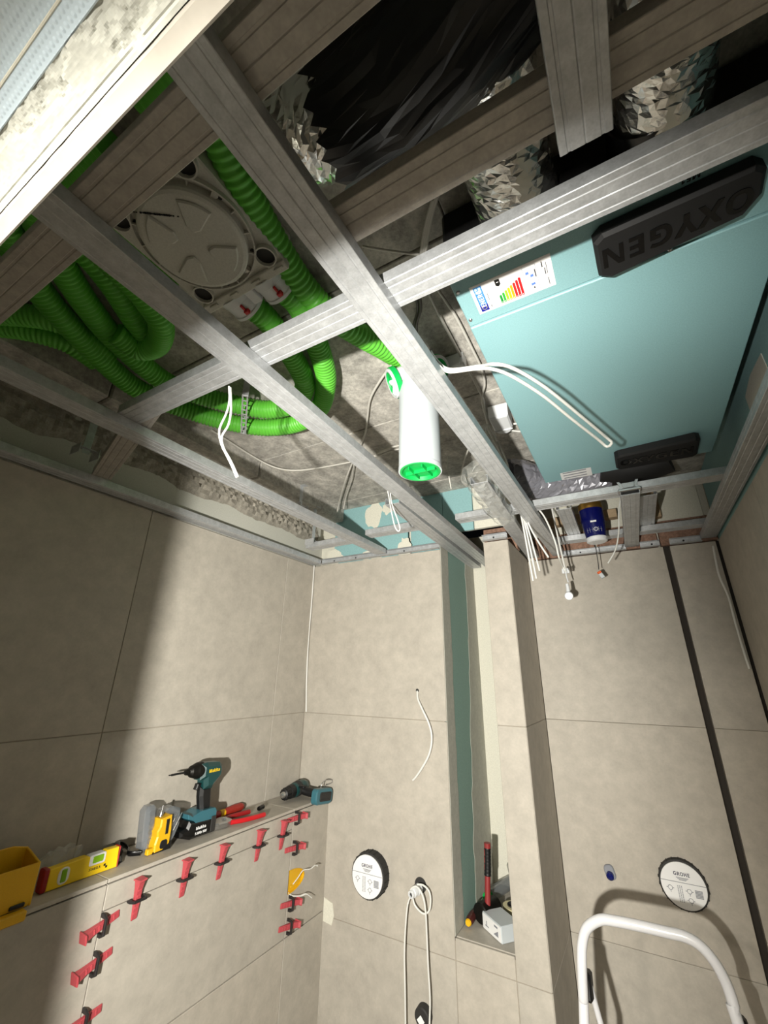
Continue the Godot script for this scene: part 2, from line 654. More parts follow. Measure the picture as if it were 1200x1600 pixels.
	mat("floor_grey", Color(0.5, 0.48, 0.45), 0.9, 0.0, rough_t, 1.0)
	mat("membrane", Color(0.78, 0.84, 0.88), 0.5, 0.0, null, 1.0, dots(), 0.03)
	mats.membrane.uv1_scale = Vector3.ONE * 150.0
	plastic_film("film", Color(0.85, 0.86, 0.84), 0.2, 0.1)
	plastic_film("clear_grey", Color(0.48, 0.50, 0.52), 0.5, 0.15)
	var glow := mat("lamp_face", Color(1, 1, 1), 0.5)
	glow.emission_enabled = true
	glow.emission = Color(1.0, 0.97, 0.90)
	glow.emission_energy_multiplier = 2.0


func dots() -> ImageTexture:
	var im := Image.create(64, 64, false, Image.FORMAT_RGB8)
	for y in 64:
		for x in 64:
			var v := 0.0
			for c in [Vector2(16, 16), Vector2(48, 48), Vector2(48, 16), Vector2(16, 48)]:
				v = maxf(v, 1.0 - Vector2(x, y).distance_to(c) / 12.0)
			im.set_pixel(x, y, Color(v, v, v))
	return ImageTexture.create_from_image(im)


func work_lamp(at: Vector3) -> void:
	var sp := SpotLight3D.new()
	sp.name = "work_light"
	add_child(sp)
	sp.position = at
	sp.rotation = Vector3(deg_to_rad(-1.0), deg_to_rad(6.0), 0)
	sp.light_energy = 8.7
	sp.light_color = Color(1.0, 0.985, 0.945)
	sp.light_size = 0.022
	sp.spot_range = 12.0
	sp.spot_angle = 51.9
	sp.spot_angle_attenuation = 0.42
	sp.spot_attenuation = 2.0
	sp.shadow_enabled = true
	var o := thing("work_lamp", Vector3(at.x, 0, at.z + 0.06), "yellow floodlight on a black tripod in the hallway outside the door", "lamp")
	var s := begin()
	box(s, at + Vector3(-0.07, -0.06, 0.012), at + Vector3(0.07, 0.06, 0.07), 0.008)
	part("housing", s, mats.yellow, o)
	s = begin()
	prism_y(s, PackedVector2Array([Vector2(at.x + 0.07, at.z + 0.014), Vector2(at.x + 0.073, at.z + 0.014), Vector2(at.x + 0.011, at.z - 0.12), Vector2(at.x + 0.008, at.z - 0.12)]), at.y - 0.075, at.y + 0.06)
	part("barn_door", s, mats.tool_black, o)
	s = begin()
	lathe(s, [Vector2(0, 0.003), Vector2(0.022, 0.003), Vector2(0.022, 0)], facing(Vector3(0, 0, -1), at + Vector3(0, 0, 0.012)), 20)
	part("lamp_lens", s, mats.lamp_face, o)
	s = begin()
	tube(s, PackedVector3Array([Vector3(at.x, 0.7, at.z + 0.06), Vector3(at.x, at.y - 0.05, at.z + 0.06)]), 0.012, 12)
	part("pole", s, mats.tool_black, o)
	for k in 3:
		var a := TAU * k / 3.0 + 0.5
		s = begin()
		tube(s, PackedVector3Array([Vector3(at.x, 0.85, at.z + 0.06), Vector3(at.x + cos(a) * 0.35, 0.01, at.z + 0.5 + sin(a) * 0.35)]), 0.01, 10)
		part("leg", s, mats.tool_black, o)


func hall_lamp(at: Vector3) -> void:
	var l := OmniLight3D.new()
	l.name = "hall_light"
	add_child(l)
	l.position = at - Vector3(0, 0.1, 0)
	l.light_energy = 1.5
	l.light_color = Color(1.0, 0.95, 0.88)
	l.light_size = 0.06
	l.omni_range = 8.0
	l.omni_attenuation = 2.0
	l.shadow_enabled = true
	var o := thing("ceiling_lamp", at + Vector3(0, 0.12, 0), "bare round bulb in a white holder on the hallway ceiling", "lamp")
	var s := begin()
	lathe(s, [Vector2(0, 0.12), Vector2(0.05, 0.12), Vector2(0.045, 0.06), Vector2(0.02, 0.0), Vector2(0.02, -0.04)], Transform3D(Basis.IDENTITY, at), 16)
	part("holder", s, mats.white_plastic, o)
	s = begin()
	var ball: Array = []
	for i in 13:
		var a := PI * i / 12.0
		ball.append(Vector2(0.05 * sin(a), -0.1 - 0.06 * cos(a)))
	lathe(s, ball, Transform3D(Basis.IDENTITY, at), 16)
	part("bulb", s, mats.lamp_face, o)


func shell() -> void:
	var s := begin()
	var fl := setting("floor")
	box(s, Vector3(-1.9, -0.2, -2.7), Vector3(1.7, -0.01, 2.5))
	part("screed", s, mats.floor_grey, fl)
	for i in 3:
		for j in 3:
			tile(fl, 1, 0.0, 1, -1.584 + 0.8 * i, minf(-0.784 + 0.8 * i, 0.42), -0.05 - 0.8 * j, maxf(-0.85 - 0.8 * j, -2.36), "floor_tile")
	# left wall
	var w := setting("wall_left")
	s = begin()
	box(s, Vector3(-1.9, 0, 0.09), Vector3(-1.6, 2.8, -2.7))
	part("masonry", s, mats.plaster, w)
	s = begin()
	box(s, Vector3(-1.599, 0, -0.05), Vector3(-1.5865, 2.385, -2.0))
	part("adhesive", s, mats.joint, w)
	for z in [[-0.05, -0.095], [-0.095, -0.895], [-0.895, -1.695], [-1.695, -1.932]]:
		for y in [[1.246, 1.6], [1.6, 2.392]]:
			tile(w, 0, -1.584, 1, y[0], y[1], z[0], z[1])
	# rough mortar band where the wall meets the slab
	s = begin()
	var f := FastNoiseLite.new()
	f.seed = 5
	f.frequency = 6.0
	var nz := 150
	for i in nz:
		for j in 6:
			var q: Array[Vector3] = []
			for c in [[0, 0], [1, 0], [1, 1], [0, 1]]:
				var z: float = -0.06 - 1.88 * (i + c[0]) / nz
				var v: float = (j + c[1]) / 6.0
				var y: float = 2.535 + 0.03 * f.get_noise_2d(z * 0.6, 3.0) + (0.118 - 0.03 * f.get_noise_2d(z * 0.6, 3.0)) * v
				var x: float = -1.598 + 0.016 * sin(PI * clampf(v * 1.15, 0, 1)) + 0.012 * f.get_noise_2d(z * 4.0, v * 2.0)
				q.append(Vector3(x if v > 0.01 else -1.601, y, z))
			var n := (q[1] - q[0]).cross(q[3] - q[0]).normalized()
			flat_quad(s, q[0], q[1], q[2], q[3], n if n.x > 0 else -n)
	part("mortar_band", s, mats.mortar, w)
	# half-height boxed-in wall with a tiled ledge
	w = setting("wall_ledge")
	s = begin()
	box(s, Vector3(-1.594, 0, -0.05), Vector3(-1.406, 1.234, -1.94))
	part("backing", s, mats.grout, w)
	tile(w, 1, 1.245, 1, -1.584, -1.395, -0.05, -0.9)
	tile(w, 1, 1.245, 1, -1.584, -1.395, -0.9, -1.68)
	tile(w, 1, 1.245, 1, -1.584, -1.395, -1.68, -1.932)
	tile(w, 0, -1.395, 1, 0.815, 1.233, -0.05, -0.9)
	tile(w, 0, -1.395, 1, 1.173, 1.233, -0.9, -1.68)
	tile(w, 0, -1.395, 1, 0.815, 1.173, -0.9, -1.68)
	# the corner tile has a hole cut in its edge for a conduit box
	s = begin()
	var cut: PackedVector2Array = [Vector2(-1.6815, 0.8165), Vector2(-1.6815, 0.951)]
	for i in 9:
		var a := -PI / 2 + PI * i / 8.0
		cut.append(Vector2(-1.687 - 0.095 * cos(a) * (1.0 - 0.12 * sin(a)), 0.991 + 0.04 * sin(a)))
	cut.append_array(PackedVector2Array([Vector2(-1.6815, 1.031), Vector2(-1.6815, 1.2315), Vector2(-1.93, 1.2315), Vector2(-1.93, 0.8165)]))
	prism_x(s, cut, -1.405, -1.395, 0.0008)
	part("tile", s, mats.tile1, w)
	for z in [[-0.05, -0.9], [-0.9, -1.68], [-1.68, -1.932]]:
		tile(w, 0, -1.395, 1, 0.012, 0.8135, z[0], z[1])
	# back wall with the tall niche
	w = setting("wall_back")
	s = begin()
	box(s, Vector3(-1.9, 0, -1.9325), Vector3(-0.787, 2.39, -2.5))
	box(s, Vector3(-0.787, 0, -1.9325), Vector3(-0.545, 0.856, -2.5))
	box(s, Vector3(-0.545, 0, -1.9325), Vector3(-0.4355, 2.395, -2.5))
	part("masonry", s, mats.joint, w)
	for y in [[0.012, 0.8], [0.8, 1.6], [1.6, 2.392]]:
		tile(w, 2, -1.93, 1, -1.582, -0.776, y[0], y[1])
	for y in [[0.012, 0.8], [0.8, 0.866]]:
		tile(w, 2, -1.93, 1, -0.776, -0.552, y[0], y[1])
	for y in [[0.012, 0.8], [0.8, 1.6], [1.6, 2.396]]:
		tile(w, 2, -1.93, 1, -0.552, -0.434, y[0], y[1])
		tile(w, 0, -0.433, 1, y[0], y[1], -1.932, -2.36)
	s = begin()
	prism_z(s, PackedVector2Array([Vector2(-1.392, 0.78), Vector2(-1.345, 0.775), Vector2(-1.335, 0.81), Vector2(-1.345, 0.85), Vector2(-1.392, 0.862)]), -1.932, -1.9285)
	part("filler_patch", s, mats.cream, w)
	# blue boards and plaster above the tiles
	for b in [[-1.462, -0.972, -1.952, 2.741, 2.396], [-0.968, -0.776, -1.985, 2.741, 2.396], [-0.774, -0.61, -1.985, 2.741, 2.49]]:
		s = begin()
		box(s, Vector3(b[0], b[4], b[2] - 0.012), Vector3(b[1], b[3], b[2]), 0.002)
		part("blue_board", s, mats.blue_board, w)
	var fn := FastNoiseLite.new()
	fn.seed = 2
	fn.frequency = 1.0
	for b in [[-1.19, 2.66, 0.055, 0.075], [-1.46, 2.44, 0.06, 0.05], [-1.2, 2.42, 0.09, 0.025], [-0.99, 2.43, 0.04, 0.06], [-1.10, 2.69, 0.035, 0.04]]:
		s = begin()
		var blob: PackedVector2Array = []
		for i in 26:
			var a := TAU * i / 26.0
			var r := 1.0 + 0.45 * fn.get_noise_3d(cos(a) * 1.6 + b[0] * 9.0, sin(a) * 1.6, b[1] * 5.0)
			blob.append(Vector2(b[0] + cos(a) * b[2] * r, b[1] + sin(a) * b[3] * r))
		prism_z(s, blob, -1.9525, -1.9495, 0.001)
		part("filler_patch", s, mats.cream, w)
	s = begin()
	box(s, Vector3(-1.62, 2.396, -2.01), Vector3(-0.78, 2.735, -2.03))
	box(s, Vector3(-0.78, 2.50, -2.01), Vector3(-0.4, 2.735, -2.03))
	part("plaster", s, mats.cream, w)
	# niche
	w = setting("wall_niche")
	s = begin()
	box(s, Vector3(-0.786, 0.866, -1.942), Vector3(-0.776, 2.5, -2.46))
	part("board", s, mats.green_board, w)
	for z in [[-1.934, -2.03, 0.012], [-2.30, -2.455, 0.02]]:
		s = begin()
		var edge: PackedVector2Array = []
		for i in 41:
			edge.append(Vector2((z[1] if z[1] > -2.2 else z[0]) + z[2] * fn.get_noise_2d(i * 0.8, z[0]) - (0.0 if z[1] > -2.2 else 0.11 * (1.0 - smoothstep(0.0, 34.0, i)) * -1.0), 0.868 + 1.63 * i / 40.0))
		var far: float = z[0] if z[1] > -2.2 else z[1]
		edge.append(Vector2(far, 2.498))
		edge.append(Vector2(far, 0.868))
		prism_x(s, edge, -0.777, -0.7745)
		part("filler_strip", s, mats.filler, w)
	s = begin()
	box(s, Vector3(-0.79, 0.86, -2.455), Vector3(-0.545, 2.6, -2.47))
	part("back_board", s, mats.cream, w)
	s = begin()
	box(s, Vector3(-0.551, 0.866, -1.942), Vector3(-0.546, 2.4, -2.46))
	part("side_board", s, mats.filler, w)
	tile(w, 1, 0.867, 1, -0.776, -0.551, -1.942, -2.455)
	# shower recess
	w = setting("wall_shower")
	s = begin()
	box(s, Vector3(-0.5, 0, -2.4), Vector3(0.6, 2.395, -2.65))
	part("masonry", s, mats.grout, w)
	for y in [[0.012, 0.8], [0.8, 1.6], [1.6, 2.385]]:
		for x in [[-0.432, 0.205], [0.231, 0.411]]:
			s = begin()
			box(s, Vector3(x[0] + 0.0008, y[0] + 0.0005, -2.40), Vector3(x[1] - 0.0008, y[1] - 0.0005, -2.36), 0.0012)
			part("tile", s, mats["tile%d" % (rng.randi() % 3)], w)
	# right wall
	w = setting("wall_right")
	s = begin()
	box(s, Vector3(0.4335, 0, 0.09), Vector3(0.75, 2.8, -2.7))
	box(s, Vector3(0.4225, 0, -0.05), Vector3(0.434, 2.38, -2.35))
	part("masonry", s, mats.joint, w)
	for z in [[-0.05, -0.84], [-0.84, -1.64], [-1.64, -2.352]]:
		for y in [[0.012, 0.8], [0.8, 1.6], [1.6, 2.385]]:
			tile(w, 0, 0.42, -1, y[0], y[1], z[0], z[1])
	s = begin()
	box(s, Vector3(0.427, 2.39, -0.05), Vector3(0.433, 2.73, -2.37))
	part("blue_board", s, mats.blue_board, w)
	s = begin()
	prism_x(s, PackedVector2Array([Vector2(-1.257, 2.597), Vector2(-1.254, 2.547), Vector2(-1.362, 2.464), Vector2(-1.465, 2.503), Vector2(-1.462, 2.593), Vector2(-1.375, 2.609)]), 0.4245, 0.4275)
	part("filler_patch", s, mats.plaster, w)
	# hallway behind the camera
	w = setting("wall_hall")
	s = begin()
	box(s, Vector3(-1.9, 0, 2.3), Vector3(1.7, 2.6, 2.5))
	part("end_wall", s, mats.hall_paint, w)
	s = begin()
	box(s, Vector3(-1.9, 0, 0.09), Vector3(-1.75, 2.6, 2.3))
	part("side_wall", s, mats.hall_paint, w)
	s = begin()
	box(s, Vector3(1.55, 0, 0.09), Vector3(1.7, 2.6, 2.3))
	part("side_wall", s, mats.hall_paint, w)
	w = setting("ceiling_hall")
	s = begin()
	box(s, Vector3(-1.9, 2.4, 0.09), Vector3(1.7, 2.6, 2.5))
	part("ceiling_slab", s, mats.hall_paint, w)


func front_wall() -> void:
	# the wall the camera looks through: left part, right part, and the lintel with its raw underside
	var w := setting("wall_front")
	var s := begin()
	box(s, Vector3(-1.9, 0, -0.0345), Vector3(-0.60, 2.75, 0.09))
	box(s, Vector3(0.40, 0, -0.0345), Vector3(1.7, 2.75, 0.09))
	box(s, Vector3(-0.60, 2.082, -0.0345), Vector3(0.40, 2.75, 0.09))
	part("masonry", s, mats.plaster, w)
	for x in [[-1.584, -1.38], [-1.38, -0.58]]:
		for y in [[0.012, 0.8], [0.8, 1.6], [1.6, 2.39]]:
			tile(w, 2, -0.045, -1, x[0], x[1], y[0], y[1])
	tile(w, 2, -0.045, -1, -0.58, 0.22, 2.07, 2.39)
	tile(w, 2, -0.045, -1, 0.22, 0.42, 2.07, 2.39)
	# torn plaster between the tile edge and the blue sheet
	var f := FastNoiseLite.new()
	f.seed = 9
	f.frequency = 10.0
	f.fractal_octaves = 4
	var holes := FastNoiseLite.new()
	holes.seed = 14
	holes.frequency = 5.5
	s = begin()
	var nx := 760
	var nz := 22
	for i in nx:
		for j in nz:
			var q: Array[Vector3] = []
			for c in [[0, 0], [0, 1], [1, 1], [1, 0]]:
				var x: float = -0.59 + 0.98 * (i + c[0]) / nx
				var v: float = float(j + c[1]) / nz
				var z: float = -0.0345 + 0.0195 * v + (0.0012 * f.get_noise_2d(x * 2.0, 7.0) if j + c[1] == nz else 0.0)
				var torn: float = smoothstep(0.10, 0.2, holes.get_noise_2d(x, z * 2.0) + 0.25 * f.get_noise_2d(x * 2.0, z * 5.0) + (v - 0.62) * 0.8)
				var y: float = 2.0715 + 0.0006 * f.get_noise_2d(x * 3.0, z * 9.0) + torn * (0.0018 + 0.0022 * f.get_noise_2d(x * 6.0, z * 8.0))
				if absf(v - 0.14) < 0.04:
					y += 0.0007
				q.append(Vector3(x, y, z))
			var n := (q[1] - q[0]).cross(q[3] - q[0]).normalized()
			flat_quad(s, q[0], q[1], q[2], q[3], n if n.y < 0 else -n)
	part("torn_plaster", s, mats.plaster, w)
	s = begin()
	box(s, Vector3(-0.59, 2.0722, -0.0148), Vector3(0.39, 2.08, 0.088), 0.0006)
	var sheet := part("blue_sheet", s, mats.membrane, w)
	s = begin()
	box(s, Vector3(-0.59, 2.0716, -0.0065), Vector3(0.39, 2.0724, -0.0053), 0.0003)
	part("seam", s, mats.cream, sheet)


func soffit() -> void:
	var w := setting("ceiling")
	var s := begin()
	box(s, Vector3(-1.9, 2.742, 0.09), Vector3(1.7, 2.95, -2.7))
	part("topping", s, mats.grout, w)
	for z in [[-0.04, -0.64], [-0.64, -1.24], [-1.24, -1.84], [-1.84, -2.5]]:
		for x in [[-1.40, -0.2], [-0.2, 0.432]]:
			s = begin()
			box(s, Vector3(x[0], 2.73, z[0] - 0.002), Vector3(x[1] - (0.0 if x[1] > 0 else 0.002), 2.745, z[1] + 0.002), 0.0025)
			part("concrete_plank", s, mats.concrete, w)
	w = setting("ceiling_beam")
	for z in [[-0.04, -0.56], [-0.56, -1.25], [-1.25, -1.95]]:
		s = begin()
		box(s, Vector3(-1.61, 2.652, z[0] - 0.002), Vector3(-1.4, 2.742, z[1] + 0.002), 0.006)
		part("concrete_block", s, mats.concrete, w)


func ceiling_grid() -> void:
	var lo := 2.4
	var up := 2.4275
	var low := "lengthwise ceiling channels"
	var cross := "crosswise ceiling channels"
	channel(Vector3(-1.564, lo, -0.05), Vector3(-1.564, lo, -1.925), "ceiling_channel", "dull steel channel running along the top of the left wall tiles", mats.zinc, low)
	channel(Vector3(-1.112, lo, -0.05), Vector3(-1.106, lo, -1.9), "ceiling_channel", "long steel channel nearest the left wall, under the left end of the bright cross channel", mats.zinc, low)
	channel(Vector3(-0.616, lo, -0.05), Vector3(-0.664, lo, -2.44), "ceiling_channel", "long steel channel passing under the white drain's left side into the niche", mats.zinc, low)
	channel(Vector3(-0.3075, lo, -0.05), Vector3(-0.268, lo, -2.36), "ceiling_channel", "long steel channel crossing in front of the white drain pipe, left of the ventilation unit", mats.zinc, low)
	channel(Vector3(0.054, lo, -0.05), Vector3(0.054, lo, -0.392), "ceiling_channel", "short steel channel with a free end at the top, in front of the silver ducts", mats.zinc, low)
	channel(Vector3(-0.712, lo, -1.30), Vector3(-0.752, lo, -2.44), "ceiling_channel", "short steel channel with an open near end, running above the niche", mats.zinc, low)
	channel(Vector3(-0.362, lo, -1.275), Vector3(-0.398, lo, -2.355), "ceiling_channel", "short steel channel wrapped in clear film, ending above the pillar's corner", mats.zinc, low)
	channel(Vector3(0.082, lo, -1.62), Vector3(0.077, lo, -2.355), "ceiling_channel", "short steel channel hung by a bracket, right of the blue can", mats.zinc, low)
	channel(Vector3(0.388, lo, -0.05), Vector3(0.388, lo, -2.35), "ceiling_channel", "dull steel channel running along the top of the right wall", mats.zinc, low)
	channel(Vector3(-1.085, up, -0.492), Vector3(0.425, up, -0.492), "ceiling_channel", "bright cross channel running right across the ceiling below the green pipes and teal unit", mats.zinc, cross)
	channel(Vector3(-0.285, up, -0.347), Vector3(0.425, up, -0.347), "ceiling_channel", "dim brown-grey cross channel below the black duct and the silver ducts", mats.zinc_dull, cross)
	channel(Vector3(-1.56, up, -0.145), Vector3(0.425, up, -0.145), "ceiling_channel", "dim cross channel nearest the doorway, over the round grey cover's upper side", mats.zinc_dull, cross)
	channel(Vector3(-0.585, up, -1.675), Vector3(0.40, up, -1.675), "ceiling_channel", "cross channel beyond the teal unit that carries the bracket", mats.zinc, cross)
	channel(Vector3(-1.05, up, -1.675), Vector3(-0.74, up, -1.675), "ceiling_channel", "short cross channel before the blue board, with two loops of clips on its face", mats.zinc, cross)
	channel(Vector3(-1.46, up, -1.72), Vector3(-1.14, up, -1.71), "ceiling_channel", "short dusty cross channel in the left back corner", mats.zinc, cross)
	channel(Vector3(-0.26, up, -2.225), Vector3(0.05, up, -2.228), "ceiling_channel", "short cross channel above the shower tiles behind the blue can", mats.zinc, cross)
	channel(Vector3(0.11, up, -2.228), Vector3(0.39, up, -2.232), "ceiling_channel", "short cross channel in front of the bricks in the right back corner", mats.zinc, cross)
	channel(Vector3(0.15, 2.455, -1.81), Vector3(0.15, 2.455, -2.33), "ceiling_channel", "upper short channel just right of the bracketed channel", mats.zinc, "upper short channels over the shower")
	channel(Vector3(-0.16, 2.455, -1.81), Vector3(-0.166, 2.455, -2.3), "ceiling_channel", "upper short channel just left of the blue can", mats.zinc, "upper short channels over the shower")
	channel(Vector3(-0.998, 2.43, -0.495), Vector3(-1.53, up, -0.66), "ceiling_channel", "slanting stub of channel between the left wall and the first long channel", mats.zinc_dull, cross)
	edge_track(Vector3(-1.53, 2.394, -1.9285), Vector3(-0.777, 2.394, -1.9285), Vector3(0, 0, 1), "bright screwed edge track on top of the back wall left of the niche", [0.12, 0.32, 0.73])
	edge_track(Vector3(-0.551, 2.398, -1.9285), Vector3(-0.433, 2.398, -1.9285), Vector3(0, 0, 1), "short edge track on top of the pillar", [0.45])
	edge_track(Vector3(-0.25, 2.388, -2.359), Vector3(0.05, 2.388, -2.359), Vector3(0, 0, 1), "edge track on the shower wall under the blue can", [0.3])
	edge_track(Vector3(0.112, 2.388, -2.359), Vector3(0.195, 2.388, -2.359), Vector3(0, 0, 1), "short edge track on the shower wall right of the bracketed channel", [0.6])
	edge_track(Vector3(0.235, 2.388, -2.359), Vector3(0.36, 2.388, -2.359), Vector3(0, 0, 1), "edge track in the right back corner over the narrow tile", [0.45])
	# crossing bracket on the far cross channel
	var o := thing("crossing_bracket", Vector3(0.082, 2.43, -1.64), "galvanised crossing bracket clipped over the far cross channel", "bracket")
	var s := begin()
	for k in 2:
		prism_z(s, moved(PackedVector2Array([Vector2(-0.035, 0.034), Vector2(-0.026, 0.034), Vector2(-0.018, 0.018), Vector2(-0.02, -0.006), Vector2(-0.033, -0.006), Vector2(-0.033, 0.006), Vector2(-0.028, 0.012)]) if k == 0 else PackedVector2Array([Vector2(0.035, 0.034), Vector2(0.026, 0.034), Vector2(0.018, 0.018), Vector2(0.02, -0.006), Vector2(0.033, -0.006), Vector2(0.033, 0.006), Vector2(0.028, 0.012)]), Vector2(0.082, 2.43)), -1.6435, -1.641, 0.0006)
	prism_z(s, moved(PackedVector2Array([Vector2(-0.022, 0.026), Vector2(0.022, 0.026), Vector2(0.017, 0.006), Vector2(-0.017, 0.006)]), Vector2(0.082, 2.43)), -1.6430, -1.6395, 0.0008)
	part("plate", s, mats.steel, o)
	s = begin()
	box(s, Vector3(0.045, 2.413, -1.612), Vector3(0.119, 2.4245, -1.645), 0.003)
	part("lip", s, mats.steel, o)
	# direct hangers
	hanger(Vector3(-1.4, 2.73, -1.55), 2.6, "steel hanger strap on the left beam beside the strands of cable")
	hanger(Vector3(-1.42, 2.66, -1.70), 2.45, "spread steel hanger over the left back corner channel")
	hanger(Vector3(-1.49, 2.65, -0.575), 2.47, "dark steel hanger between the left wall and the first long channel")
	# film on the wrapped channel
	s = facets([Vector3(-0.372, 2.432, -1.265), Vector3(-0.374, 2.43, -1.36), Vector3(-0.38, 2.426, -1.5), Vector3(-0.388, 2.42, -1.68)], 0.046, 0.17, 15, 0.03, 3)
	solo("plastic_film", s, mats.film, "crumpled clear film wrapped round the channel head near the pillar", "film")


func hanger(top: Vector3, y: float, label: String) -> void:
	var o := thing("hanger", top, label, "hanger")
	var s := begin()
	box(s, Vector3(top.x, y, top.z - 0.012), Vector3(top.x + 0.0016, top.y, top.z + 0.012), 0.0005)
	part("strap", s, mats.zinc, o)
	s = begin()
	box(s, Vector3(top.x - 0.002, top.y - 0.003, top.z - 0.016), Vector3(top.x + 0.03, top.y - 0.001, top.z + 0.016), 0.0005)
	part("foot", s, mats.zinc, o)
	s = begin()
	for k in [-1, 1]:
		box(s, Vector3(top.x - 0.03, y - 0.012, top.z + k * 0.03 - 0.001), Vector3(top.x + 0.03, y + 0.02, top.z + k * 0.03 + 0.001), 0.0004)
	box(s, Vector3(top.x - 0.012, y + 0.016, top.z - 0.03), Vector3(top.x + 0.012, y + 0.018, top.z + 0.03), 0.0004)
	part("saddle", s, mats.zinc, o)


func ventilation_unit() -> void:
	var x0 := -0.206
	var x1 := 0.363
	var o := thing("ventilation_unit", Vector3(0.08, 2.55, -1.15), "large flat teal ventilation unit hung under the concrete ceiling", "ventilation unit")
	var s := begin()
	box(s, Vector3(x0, 2.556, -0.59), Vector3(x1, 2.725, -1.722), 0.006)
	var body := part("housing", s, mats.black_foam, o)
	for z in [[-0.59, -0.7515, "end_panel"], [-0.7535, -1.6465, "service_panel"], [-1.6485, -1.722, "end_panel"]]:
		s = begin()
		box(s, Vector3(x0, 2.55 - (0.003 if z[2] == "service_panel" else 0.0), z[0]), Vector3(x1, 2.558, z[1]), 0.002)
		part(z[2], s, mats.teal_paint, o)
	for p in [Vector3(-0.197, 2.55, -0.647), Vector3(-0.198, 2.55, -0.731), Vector3(0.188, 2.55, -0.751)]:
		s = begin()
		lathe(s, [Vector2(0, 0.003), Vector2(0.003, 0.003), Vector2(0.0045, 0.001), Vector2(0.0045, 0)], facing(Vector3.DOWN, Vector3(p.x, 2.5502, p.z)), 10)
		part("screw", s, mats.steel, body)
	# foam handles with the name moulded in
	var near: PackedVector2Array = [Vector2(0.06, -0.645), Vector2(0.075, -0.632), Vector2(0.288, -0.627), Vector2(0.303, -0.640), Vector2(0.305, -0.683), Vector2(0.285, -0.712), Vector2(0.085, -0.736), Vector2(0.064, -0.722)]
	s = begin()
	prism_y(s, near, 2.518, 2.551, 0.006)
	var h := part("handle", s, mats.black_foam, o)
	letters("lettering", "OXYGEN", 0.040, 0.003, Basis(Vector3(-1, 0, 0), Vector3(0, 0, -1), Vector3(0, -1, 0)).rotated(Vector3.UP, -0.035), Vector3(0.181, 2.5175, -0.678), mats.black_gloss, h)
	var far: PackedVector2Array = [Vector2(0.056, -1.555), Vector2(0.068, -1.545), Vector2(0.292, -1.532), Vector2(0.305, -1.542), Vector2(0.308, -1.655), Vector2(0.295, -1.668), Vector2(0.07, -1.66), Vector2(0.057, -1.648)]
	s = begin()
	prism_y(s, far, 2.518, 2.551, 0.006)
	h = part("handle", s, mats.black_foam, o)
	letters("lettering", "OXYGEN", 0.040, 0.003, Basis(Vector3(1, 0, 0), Vector3(0, 0, 1), Vector3(0, -1, 0)), Vector3(0.181, 2.5175, -1.60), mats.black_gloss, h)
	letters("handwriting", "M51", 0.010, 0.0006, Basis(Vector3(-1, 0, 0), Vector3(0, 0, -1), Vector3(0, -1, 0)), Vector3(0.21, 2.5497, -0.622), mats.ink, o)
	# energy label: a printed sticker; its top points to -x, its right to +z
	var im := Image.create(240, 480, false, Image.FORMAT_RGB8)
	im.fill(Color(0.93, 0.92, 0.92))
	im.fill_rect(Rect2i(10, 14, 58, 52), Color(0.08, 0.12, 0.55))
	im.fill_rect(Rect2i(68, 14, 160, 52), Color(0.22, 0.52, 0.80))
	for k in 12:
		var a := TAU * k / 12.0
		im.fill_rect(Rect2i(37 + int(cos(a) * 15), 38 + int(sin(a) * 15), 4, 4), Color(0.95, 0.9, 0.2))
	for k in 4:
		im.fill_rect(Rect2i(172 + (k % 2) * 26, 20 + (k / 2) * 22, 20, 16), Color(0.75, 0.86, 0.95))
	var bars := [Color(0.1, 0.55, 0.2), Color(0.2, 0.65, 0.2), Color(0.6, 0.78, 0.15), Color(0.95, 0.88, 0.1), Color(0.93, 0.65, 0.1), Color(0.88, 0.15, 0.12), Color(0.85, 0.12, 0.12), Color(0.84, 0.1, 0.12)]
	for k in 8:
		var len := 66 + k * 11
		im.fill_rect(Rect2i(18, 150 + k * 19, len, 15), bars[k])
		for j in 7:
			im.fill_rect(Rect2i(18 + len + j, 150 + k * 19 + j, 1, 15 - 2 * j), bars[k])
		im.fill_rect(Rect2i(24, 155 + k * 19, 6, 6), Color(0.95, 0.95, 0.95))
	im.fill_rect(Rect2i(176, 150, 46, 30), Color(0.05, 0.05, 0.05))
	for j in 12:
		im.fill_rect(Rect2i(176 - j, 150 + j, 1, 30 - 2 * j), Color(0.05, 0.05, 0.05))
	im.fill_rect(Rect2i(196, 158, 5, 14), Color(0.95, 0.95, 0.95))
	for r in [Rect2i(20, 330, 70, 66), Rect2i(102, 318, 120, 78)]:
		im.fill_rect(r, Color(0.45, 0.48, 0.55))
		im.fill_rect(r.grow(-2), Color(0.93, 0.92, 0.92))
	for r in [Rect2i(160, 332, 20, 18), Rect2i(130, 356, 20, 18), Rect2i(64, 350, 18, 24)]:
		im.fill_rect(r, Color(0.35, 0.5, 0.8))
	for r in [Rect2i(120, 384, 60, 6), Rect2i(34, 360, 16, 8), Rect2i(22, 84, 20, 4), Rect2i(90, 84, 60, 3), Rect2i(110, 440, 50, 5), Rect2i(170, 428, 44, 6), Rect2i(20, 450, 60, 4), Rect2i(110, 452, 90, 3)]:
		im.fill_rect(r, Color(0.15, 0.15, 0.18))
	var lm := mat("energy_print", Color.WHITE, 0.35)
	lm.albedo_texture = ImageTexture.create_from_image(im)
	s = begin()
	box(s, Vector3(-0.174, 2.5494, -0.7265), Vector3(-0.012, 2.5502, -0.6475), 0.0003)
	var sticker := part("energy_label", s, mats.print_white, o)
	s = begin()
	var c := [Vector3(-0.172, 2.5492, -0.725), Vector3(-0.172, 2.5492, -0.649), Vector3(-0.014, 2.5492, -0.649), Vector3(-0.014, 2.5492, -0.725)]
